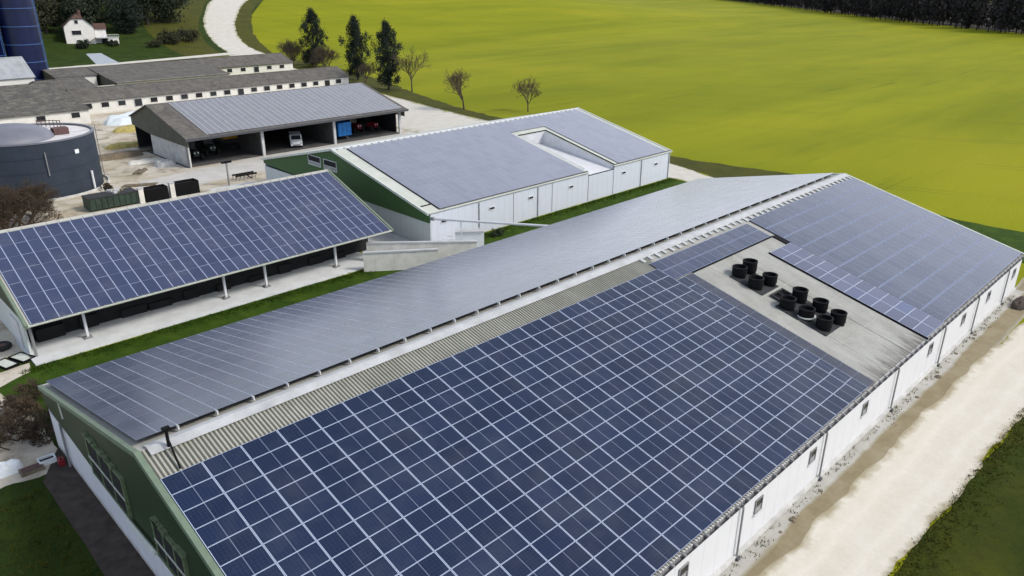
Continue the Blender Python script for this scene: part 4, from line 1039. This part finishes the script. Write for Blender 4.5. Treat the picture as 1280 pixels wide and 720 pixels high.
lump('rubble_heap', 31.5, 99, 4.0, 1.5, .8, M['timber'], 'low brown rubble heap between tank and machine shed', 'heap', 4)
lump('rubble_heap', 34.9, 88.2, 1.5, 1.3, .9, M['concrete'], 'grey rubble heap against the machine shed side wall', 'heap', 6)
lump('concrete_pile', 33.5, 92.6, 2.6, 1.2, .45, M['cream_conc'], 'flat pile of pale slabs left of the machine shed wall', 'heap', 7)
def planks(x, y, L_, n, rz, label, mat='timber'):
    o = thing('timber_stack', (x, y, 0), label, 'timber stack')
    for k in range(n):
        mb = MB(); mb.box((-L_/2, -.15, 0), (L_/2, .15, .12), 0, Matrix.Translation((R.uniform(-.2, .2), (k % 4)*.36-.5, .13*(k//4))) @ Matrix.Rotation(R.uniform(-.06, .06), 4, 'Z'))
        mb.build('plank', M[mat], o)
    o.rotation_euler.z = rz
planks(36.0, 101.0, 3.6, 8, .2, 'stack of weathered timber beside the olive gable foot')
planks(30.5, 86.5, 3.0, 6, .9, 'weathered timber stack on the brown ground by the tank')
planks(27.5, 78.5, 4.2, 5, -.5, 'long timber stack between tank and black bins')
# tractor tyres etc by the left barn
def tyre_pile(x, y, label):
    o = thing('tyre', (x, y, 0), label, 'tyre')
    mb = MB(); prof = []
    for k in range(13):
        a = 2*pi*k/12; prof.append((.55+.2*math.cos(a), .2+.2*math.sin(a)))
    mb.lathe((0, 0, 0), prof, 24); mb.build('casing', M['tyre'], o, smooth=True, merge=True)
    MB().lathe((0, 0, 0), [(0, .1), (.36, .1), (.36, .3), (0, .3)], 16).build('rim', M['brown'], o)
tyre_pile(.9, 34.6, 'brown rimmed tyre lying beside the white gable of the canopy barn')
for (x, y, rz, l) in ((1.6, 31.6, .35, 'black framed pallet on the ground by canopy barn corner, nearer the wall'), (.45, 31.3, .3, 'black framed pallet on the ground by canopy barn corner, further from the wall')):
    o = thing('pallet', (x, y, .02), l, 'pallet', None, rz); 
    mb = MB()
    for a in ((-.5, -.9, .5, -.82), (-.5, .82, .5, .9), (-.5, -.82, -.43, .82), (.43, -.82, .5, .82)): mb.box((a[0], a[1], 0), (a[2], a[3], .16))
    mb.build('frame', M['black'], o)
    MB().box((-.43, -.82, .03), (.43, .82, .10)).build('board', M['trim'], o)
lump('white_sack', -2.9, 16.2, .8, .6, .65, M['white'], 'large white sack on the tan ground left of the green gable', 'sack', 9)
lump('stone', -2.9, 27.6, .5, .4, .35, M['cream_conc'], 'pale stone at the edge of the grass strip', 'stone', 12)
o = thing('crate', (-1.0, 15.5, 0), 'small pale crate with dark contents beside the barn corner', 'crate')
mb = MB(); mb.box((-.45, -.3, 0), (.45, -.24, .35)); mb.box((-.45, .24, 0), (.45, .3, .35)); mb.box((-.45, -.24, 0), (-.39, .24, .35)); mb.box((.39, -.24, 0), (.45, .24, .35)); mb.build('side', M['white'], o)
MB().box((-.39, -.24, .02), (.39, .24, .2)).build('content', M['blackpad'], o)
o = thing('jerrycan', (-.45, 14.7, 0), 'small red can at the foot of the white gable wall', 'can')
MB().box((-.15, -.22, 0), (.15, .22, .42)).build('body', M['red'], o); MB().tube((0, -.1, .42), (0, -.1, .5), .05).build('cap', M['black'], o)
o = thing('crate', (-1.9, 15.2, 0), 'low brown wooden crate between white sack and barn wall', 'crate')
MB().box((-.6, -.35, 0), (.6, .35, .22)).build('side', M['timber'], o); MB().box((-.5, -.28, .222), (.5, .28, .25)).build('lid', M['brown'], o)
o = thing('green_bush', (48.0, 27.9, 0), 'dark little shrub on the grass beside the pale steel shed', 'shrub')
# farm junk on the mud margin at the far right
lump('dirt_heap', 68.2, -18.9, 1.6, .6, .55, M['brownstrip'], 'dark dirt heap by the far right end of the long wall', 'heap', 14)
for k in range(9):
    x = R.uniform(18, 66); s = R.uniform(.12, .3)
    o = lump('stone', x, -17.95-R.uniform(0, .4), s, s*.8, s*.5, M['timber'], 'small grey stone lying at the foot of the long white wall', 'stone', 20+k, 8); o['group'] = 'stones along the long white wall'

# ================================================================== TREES
def leaf(mb, p, s, rnd=R):
    a = Vector((rnd.gauss(0, 1), rnd.gauss(0, 1), rnd.gauss(0, 1))).normalized(); b = a.orthogonal().normalized()*s
    c = a.cross(b).normalized()*s*rnd.uniform(.5, 1)
    mb.face([p-b, p+c*.8, p+b, p-c*.8])
def conifer(x, y, h, wd, label, seed):
    r = random.Random(seed); o = thing('cypress_tree', (x, y, T(x, y)), label, 'tree', 'dark conifers in a row')
    mb = MB(); mb.tube((0, 0, 0), (0, 0, h*.95), .3, .04, 8); mb.build('trunk', M['bark'], o)
    mb = MB(); clumps = []
    n = 190
    for k in range(n):
        t = (k+r.random())/n; z = h*(.10+.90*t)
        rad = wd*1.6*(.60+.40*min(1, t/.5))*min(1, (1-t)*2.6+.08)*(.92+.2*math.sin(t*23+seed))
        a = r.uniform(0, 2*pi); q = r.uniform(.1, 1.0)
        clumps.append((Vector((rad*q*math.cos(a), rad*q*math.sin(a), z+r.uniform(-.3, .3))), r.uniform(.45, .95)))
    for c, s in clumps:
        for _ in range(85):
            d = Vector((r.gauss(0, .5), r.gauss(0, .5), r.gauss(0, .75)))*s
            leaf(mb, c+d, r.uniform(.10, .24), r)
    mb.build('crown', M['conifer'], o)
def bare(x, y, h, label, seed, depth=6, spread=.62, mat='bark', name='bare_tree', thick=.2, group=None, cat='tree', multi=1):
    r = random.Random(seed); o = thing(name, (x, y, T(x, y)), label, cat, group)
    tr = MB(); cr = MB(); st = [None]
    def grow(p, d, L_, rad, k):
        q = p+d*L_; n = 6 if rad > .06 else (4 if rad > .03 else 3)
        (st[0] if k == 0 and multi > 1 else tr if k == 0 else cr).tube(p, q, rad, rad*.68, n, cap=False)
        if k >= depth: return
        for i in range(r.choice((2, 3, 3) if k > 2 else (3, 3, 4)) if k else 5):
            a = d.orthogonal().normalized(); a.rotate(Matrix.Rotation(r.uniform(0, 2*pi), 3, d))
            nd = (d+a*r.uniform(.35, 1)*spread*1.35+Vector((0, 0, .12))).normalized()
            grow(p.lerp(q, r.uniform(.55, 1)) if i else q, nd, L_*r.uniform(.62, .86), max(.018, rad*.6), k+1)
    for m_ in range(multi):
        st[0] = MB()
        base = Vector((r.uniform(-.3, .3)*multi*.5, r.uniform(-.3, .3)*multi*.5, 0)) if multi > 1 else Vector((0, 0, 0))
        grow(base, Vector((r.uniform(-.1, .1)*multi, r.uniform(-.1, .1)*multi, 1)).normalized(), h*(.26 if multi == 1 else .2), thick, 0)
        if multi > 1: st[0].build('stem', M[mat], o)
    if multi == 1: tr.build('trunk', M['bark'] if mat == 'bark' else M[mat], o)
    cr.build('crown', M[mat if mat != 'bark' else 'twig'], o)
def leafy(x, y, h, rad, label, seed, name='leafy_tree', mat='crown', group=None, cat='tree', low=.25, dens=1.0, ls=.3, z0=None):
    r = random.Random(seed); o = thing(name, (x, y, T(x, y) if z0 is None else z0), label, cat, group)
    mb = MB(); mb.tube((0, 0, 0), (0, 0, h*.6), rad*.07+.05, rad*.04, 8)
    for k in range(6):
        a = k*1.05+r.random(); mb.tube((0, 0, h*(.3+.05*k)), (rad*.6*math.cos(a), rad*.6*math.sin(a), h*(.55+.06*k)), rad*.03+.02, .02, 5)
    mb.build('trunk', M['bark'], o)
    mb = MB(); nc = int(60*dens)
    for k in range(nc):
        u = r.uniform(-1, 1); a = r.uniform(0, 2*pi); q = r.random()**.4; s = math.sqrt(1-u*u)
        c = Vector((rad*q*s*math.cos(a), rad*q*s*math.sin(a), h*(low+(1-low)*(.5+.5*u*q))))
        cs = rad*r.uniform(.12, .26)
        for _ in range(60): leaf(mb, c+Vector((r.gauss(0, 1), r.gauss(0, 1), r.gauss(0, .8)))*cs*.7, ls*r.uniform(.5, 1.1), r)
    mb.build('crown', M[mat], o)
conifer(124.0, 192.0, 17.0, 3.1, 'dark ragged conifer, leftmost and furthest of three in a row', 11)
conifer(115.8, 156, 16.2, 2.7, 'dark ragged conifer in the middle of the row of three', 12)
conifer(110.4, 134, 16.0, 2.6, 'dark ragged conifer nearest the machine shed, right of three', 13)
bare(112.0, 126.3, 12, 'bare twiggy tree just right of the conifer row', 5, 6, .62)
bare(103.4, 96.6, 11, 'bare spreading tree on the verge midway along the field edge', 8, 6, .68)
bare(111.3, 84.6, 8, 'small bare round tree behind the pale steel shed roof', 17, 6, .6, thick=.16)
bare(120.5, 200.5, 13, 'bare bushy thicket left of the furthest conifer', 21, 6, .8, 'twig', 'bare_bush', .12, 'bare bushes among the conifers', 'bush', 5)
bare(119.5, 178, 12, 'bare bush between the first and second conifer', 22, 6, .6, 'twig', 'bare_bush', .12, 'bare bushes among the conifers', 'bush', 4)
bare(113, 148.5, 9, 'thin bare bush between the second and third conifer', 23, 5, .6, 'twig', 'bare_bush', .1, 'bare bushes among the conifers', 'bush', 3)
leafy(126.0, 197.0, 5, 3.4, 'low brown hedge bush at the foot of the furthest conifer', 31, 'hedge_bush', 'hedge', None, 'bush', .05, .8, .25)
# brush near the tank and at the barn corner
bare(9.6, 68.5, 9.0, 'big leafless brown bush in front of the round tank', 41, 6, .85, 'brush', 'bare_bush', .12, None, 'bush', 12)
bare(5.6, 69.5, 8.5, 'leafless brown bush at the left picture edge by the tank', 42, 6, .85, 'brush', 'bare_bush', .12, None, 'bush', 11)
bare(-1.2, 21.3, 3.2, 'leafless brown bush in the corner beside the green gable', 43, 5, .95, 'brush', 'bare_bush', .05, None, 'bush', 22)
bare(22.5, 76.0, 3.0, 'thin leafless shrub behind the dark green container', 44, 5, .7, 'brush', 'bare_bush', .05, None, 'bush', 3)
# little shrub by the pale shed
sh = bpy.data.objects['green_bush']; mb = MB(); r9 = random.Random(3)
for k in range(420): leaf(mb, Vector((r9.gauss(0, .42), r9.gauss(0, .28), abs(r9.gauss(.3, .25)))), r9.uniform(.06, .15), r9)
mb.build('foliage', M['crown'], sh); mb = MB(); mb.tube((0, 0, 0), (0, 0, .5), .05, .02); mb.build('stem', M['bark'], sh)

# ------------------------------------------------------------------ house and garden
def house():
    x, y = 77.2, 263.0; z = T(x, y)-.5
    o = thing('house', (x, y, z), 'white two storey house with brown tiled roof on the garden slope', 'house', None, math.radians(-14)); o.scale = (.70, .74, .82)
    K = lambda mb, n, m, **k: mb.build(n, m, o, **k)
    # gabled main block, gable facing the farm (-y)
    W, L_, H1, H2 = 6.3, 12.0, 7.6, 12.2
    mb = MB(); f = [(-W, 0), (W, 0), (W, H1), (2.6, H2-1.7), (-2.6, H2-1.7), (-W, H1)]
    a = [(u, 0, v) for u, v in f]; b = [(u, L_, v) for u, v in f]
    mb.face(a); mb.face(b[::-1])
    for i in range(6): j = (i+1) % 6; mb.face([a[i], b[i], b[j], a[j]])
    K(mb, 'wall', M['housewall'])
    mb = MB(); e = .35
    A_ = (0, 1.6, H2+.2); B_ = (0, L_-1.6, H2+.2)
    l0, l1, r0, r1 = (-W-.6, -.5, H1-.3), (-W-.6, L_+.5, H1-.3), (W+.6, -.5, H1-.3), (W+.6, L_+.5, H1-.3)
    p0, p1 = (-2.6, -.5, H2-1.5), (2.6, -.5, H2-1.5); q0, q1 = (-2.6, L_+.5, H2-1.5), (2.6, L_+.5, H2-1.5)
    for fc in ([l0, p0, A_, B_, q0, l1], [r0, r1, q1, B_, A_, p1], [p0, p1, A_], [q1, q0, B_]):
        mb.face(fc); mb.face([(v[0], v[1], v[2]-.2) for v in fc][::-1])
    rf = K(mb, 'roof', M['tile'])
    MB().box((1.0, 5.0, H2-1.2), (2.2, 6.2, H2+1.5)).build('chimney', M['brown'], rf)
    def win(u, v, w, h, ax=0):
        mb = MB(); mb.box((u-w/2-.12, -.12, v-.12), (u+w/2+.12, -.004, v)); mb.box((u-w/2-.12, -.12, v+h), (u+w/2+.12, -.004, v+h+.12)); mb.box((u-w/2-.12, -.12, v), (u-w/2, -.004, v+h)); mb.box((u+w/2, -.12, v), (u+w/2+.12, -.004, v+h))
        wo = K(mb, 'window', M['housewall']); MB().box((u-w/2, -.06, v), (u+w/2, -.004, v+h)).build('pane', M['glass'], wo)
    win(-1.3, 4.3, 4.0, 1.7); win(-1.0, 1.5, 1.7, .8); win(-.6, 8.6, 1.5, 1.4)
    # side wing with terrace
    K(MB().box((6.5, 1.5, 0), (11.5, 10, 6.2)), 'wing', M['housewall'])
    mb = MB(); mb.face([(6.3, 1.0, 6.2), (12, 1.0, 6.2), (12, 5.7, 8.4), (6.3, 5.7, 8.4)]); mb.face([(12, 10.4, 6.2), (6.3, 10.4, 6.2), (6.3, 5.7, 8.4), (12, 5.7, 8.4)]); K(mb, 'wing_roof', M['tile'])
    K(MB().box((6.6, -2.2, 2.8), (16.5, 1.4, 3.1)), 'terrace', M['cap'])
    K(MB().box((11.6, -2.0, 0), (16.3, 1.4, 2.8)), 'garage', M['housewall'])
    MB_ = MB(); MB_.box((9.0, -.2, .0), (11.0, -.1, 2.6)); K(MB_, 'door', M['dark'])
    mb = MB()
    for k in range(12): mb.box((6.4-.5*(k+1), -2.2, 2.9-.25*(k+1)), (6.4-.5*k, -1.0, 3.0-.25*k))
    K(mb, 'stair', M['timber'])
    mb = MB()
    for k in range(11): mb.tube((6.6+k, -2.15, 3.1), (6.6+k, -2.15, 4.1), .06)
    mb.tube((6.6, -2.15, 4.1), (16.6, -2.15, 4.1), .08); K(mb, 'railing', M['white_metal'])
house()
gt = 'garden trees around the house'
leafy(109, 288, 19, 9.5, 'large spreading dark tree with wide crown above the garden lawn', 51, 'leafy_tree', 'crown', None, 'tree', .2, 2.4, .5)
leafy(103, 300, 21, 7.5, 'dark tree behind and left of the widest garden crown', 52, 'leafy_tree', 'crown', None, 'tree', .3, 1.5, .5)
leafy(117, 300, 19, 7, 'dark tree behind and right of the widest garden crown', 53, 'leafy_tree', 'crown', None, 'tree', .35, 1.4, .5)
leafy(97.5, 276, 13, 5.6, 'dense round dark tree right of the white house', 54, 'leafy_tree', 'conifer', None, 'tree', .0, 1.6, .4)
leafy(72, 281, 14, 6, 'dark tree rising behind the house roof', 55, 'leafy_tree', 'hedge', None, 'tree', .1, 1.2, .45)
leafy(64, 270, 13, 5.5, 'olive tree mass left of the white house', 56, 'leafy_tree', 'hedge', None, 'tree', .0, 1.4, .45)
leafy(56, 268, 13, 6, 'olive tree beside the blue silo', 57, 'leafy_tree', 'hedge', None, 'tree', .0, 1.4, .45)
leafy(85, 296, 17, 7, 'dark tree far behind the house', 58, 'leafy_tree', 'crown', None, 'tree', .1, 1.4, .5)
leafy(66, 300, 17, 8, 'broad dark tree on the slope behind the garden', 59, 'leafy_tree', 'crown', None, 'tree', .0, 1.6, .5)
leafy(47, 290, 16, 8, 'dark tree behind the blue silo', 60, 'leafy_tree', 'crown', None, 'tree', .0, 1.5, .5)
for k_, (tx, ty, th_, tr_, tl_) in enumerate(((119, 290, 15, 7, 'dark tree right beside the widest garden crown, nearest the road bend'), (88, 284, 15, 6.5, 'dark tree between the house and the widest garden crown'), (81, 275, 13, 5, 'dark tree directly behind the right side of the house roof'), (75, 296, 17, 7.5, 'dark tree touching the left side of the house roof from behind'), (92, 310, 19, 8, 'tall dark tree on the slope between house and widest crown'),
        (126, 312, 17, 6.5, 'dark tree nearest the curving road at the top of the garden'), (57, 255, 10, 4.5, 'dark bushy tree between silo and house'), (98, 322, 18, 8, 'furthest dark tree above the garden'), (112, 330, 17, 8, 'dark tree at the top edge left of the road'))):
    leafy(tx, ty, th_, tr_, tl_, 80+k_, 'leafy_tree', 'crown', None, 'tree', .05, 1.5, .5)
leafy(75.5, 256, 3.0, 2.4, 'round dark shrub in front of the white house', 61, 'garden_shrub', 'crown', None, 'shrub', .0, .5, .25)
leafy(85.5, 257.5, 2.0, 2.0, 'low dark shrub below the house terrace', 62, 'garden_shrub', 'crown', None, 'shrub', .0, .4, .25)
leafy(104, 256, 4.5, 4.2, 'olive brown bushes on the lawn below the big tree', 63, 'garden_shrub', 'hedge', None, 'shrub', .0, .8, .3)
leafy(112, 259, 4.5, 4.0, 'dark olive bush near the curving road', 64, 'garden_shrub', 'hedge', None, 'shrub', .0, .8, .3)
leafy(97, 252, 2.6, 2.4, 'small olive shrub on the lawn right of the paved drive', 65, 'garden_shrub', 'hedge', None, 'shrub', .0, .4, .25)

# ------------------------------------------------------------------ far wood
def far_wood():
    r = random.Random(77); mb = MB()
    edge = [Vector(p) for p in ((330, -170), (400, -30), (467, 72), (520, 130), (576, 186), (640, 250), (714, 312), (800, 395), (903, 483), (1010, 600), (1150, 800))]
    P = smoothpoly(edge, 2); L_ = [0]
    for a, b in zip(P[:-1], P[1:]): L_.append(L_[-1]+(b-a).length)
    tot = L_[-1]
    for k in range(1500):
        s = r.random()*tot
        for i in range(len(P)-1):
            if s <= L_[i+1]: break
        d = (P[i+1]-P[i]).normalized(); q = P[i].lerp(P[i+1], (s-L_[i])/(L_[i+1]-L_[i])); n = Vector((d.y, -d.x))
        dep = r.random()**1.5*90; q = q+n*(dep+3*noise.noise(Vector((q.x*.05, q.y*.05, 0))))
        h = r.uniform(17, 24); near = dep < 25
        mb.tube((q.x, q.y, 0), (q.x, q.y, h*.7), .35, .15, 4, cap=False)
        for _ in range(95 if near else 34):
            t = r.random(); rad = 3.6*(.35+.65*math.sin(min(1, t*.9+.1)*pi)); a = r.uniform(0, 2*pi); u = math.sqrt(r.random())
            leaf(mb, Vector((q.x+rad*u*math.cos(a), q.y+rad*u*math.sin(a), h*(.12+.88*t))), r.uniform(.8, 1.7), r)
    o = mb.build('woodland', M['wood']); tag(o, 'dark leafless wood along the far edge of the crop field', None, None, 'stuff')
far_wood()
# leaf litter ground under the wood so that no bright field shows between trunks
strip('wood_floor', [(345, -170), (412, -30), (478, 70), (585, 183), (722, 308), (910, 478), (1160, 795)], [(600, -170), (700, -30), (800, 30), (900, 100), (1000, 200), (1150, 330), (1400, 700)], M['bark'], .05, 'dark leaf litter ground under the far wood', 60, 6, 2)

# ------------------------------------------------------------------ grass tufts along edges (uncountable)
def tufts(name, spots, mat, label, seed, hs=(.12, .3)):
    r = random.Random(seed); mb = MB()
    for x, y in spots:
        z = T(x, y)
        for _ in range(5):
            a = r.uniform(0, 2*pi); l = r.uniform(.05, .14); h = r.uniform(*hs); p = Vector((x+r.gauss(0, .12), y+r.gauss(0, .12), z))
            d = Vector((math.cos(a), math.sin(a), 0))*.03; t = Vector((math.cos(a+1.5)*l, math.sin(a+1.5)*l, h))
            mb.face([p-d, p+d, p+t])
    o = mb.build(name, mat); tag(o, label, None, None, 'stuff')
rr = random.Random(5); sp = []
for k in range(1500):
    x = rr.uniform(12, 60); sp.append((x, -23.55-(x-25)*.017-abs(rr.gauss(0, .8))))
for k in range(700): sp.append((rr.uniform(-6, -1.9), rr.uniform(-4, 13)))
tufts('grass_tufts', sp, M['verge'], 'ragged grass tufts edging the gravel road and gable lawn', 6, (.05, .14))
sp = [(rr.uniform(1, 33), 29.3-abs(rr.gauss(0, .6))) for k in range(1500)]+[(rr.uniform(44, 84), 29.5-abs(rr.gauss(0, .8))) for k in range(1500)]
tufts('grass_tufts', sp, M['strip'], 'short grass tufts along the foot of the concrete apron and shed wall', 8, (.06, .18))
sp = [(rr.uniform(18, 70), -17.7-abs(rr.gauss(0, .25))) for k in range(160)]
tufts('weeds', sp, M['verge'], 'sparse weeds at the foot of the long white wall', 9, (.06, .2))

# ------------------------------------------------------------------ render settings
sc.render.engine = 'CYCLES'
sc.view_settings.view_transform = 'Standard'; sc.view_settings.look = 'None'; sc.view_settings.exposure = .52; sc.view_settings.gamma = 1
sc.view_settings.use_curve_mapping = False
sc.cycles.max_bounces = 5; sc.cycles.diffuse_bounces = 3; sc.cycles.glossy_bounces = 3; sc.cycles.transparent_max_bounces = 4
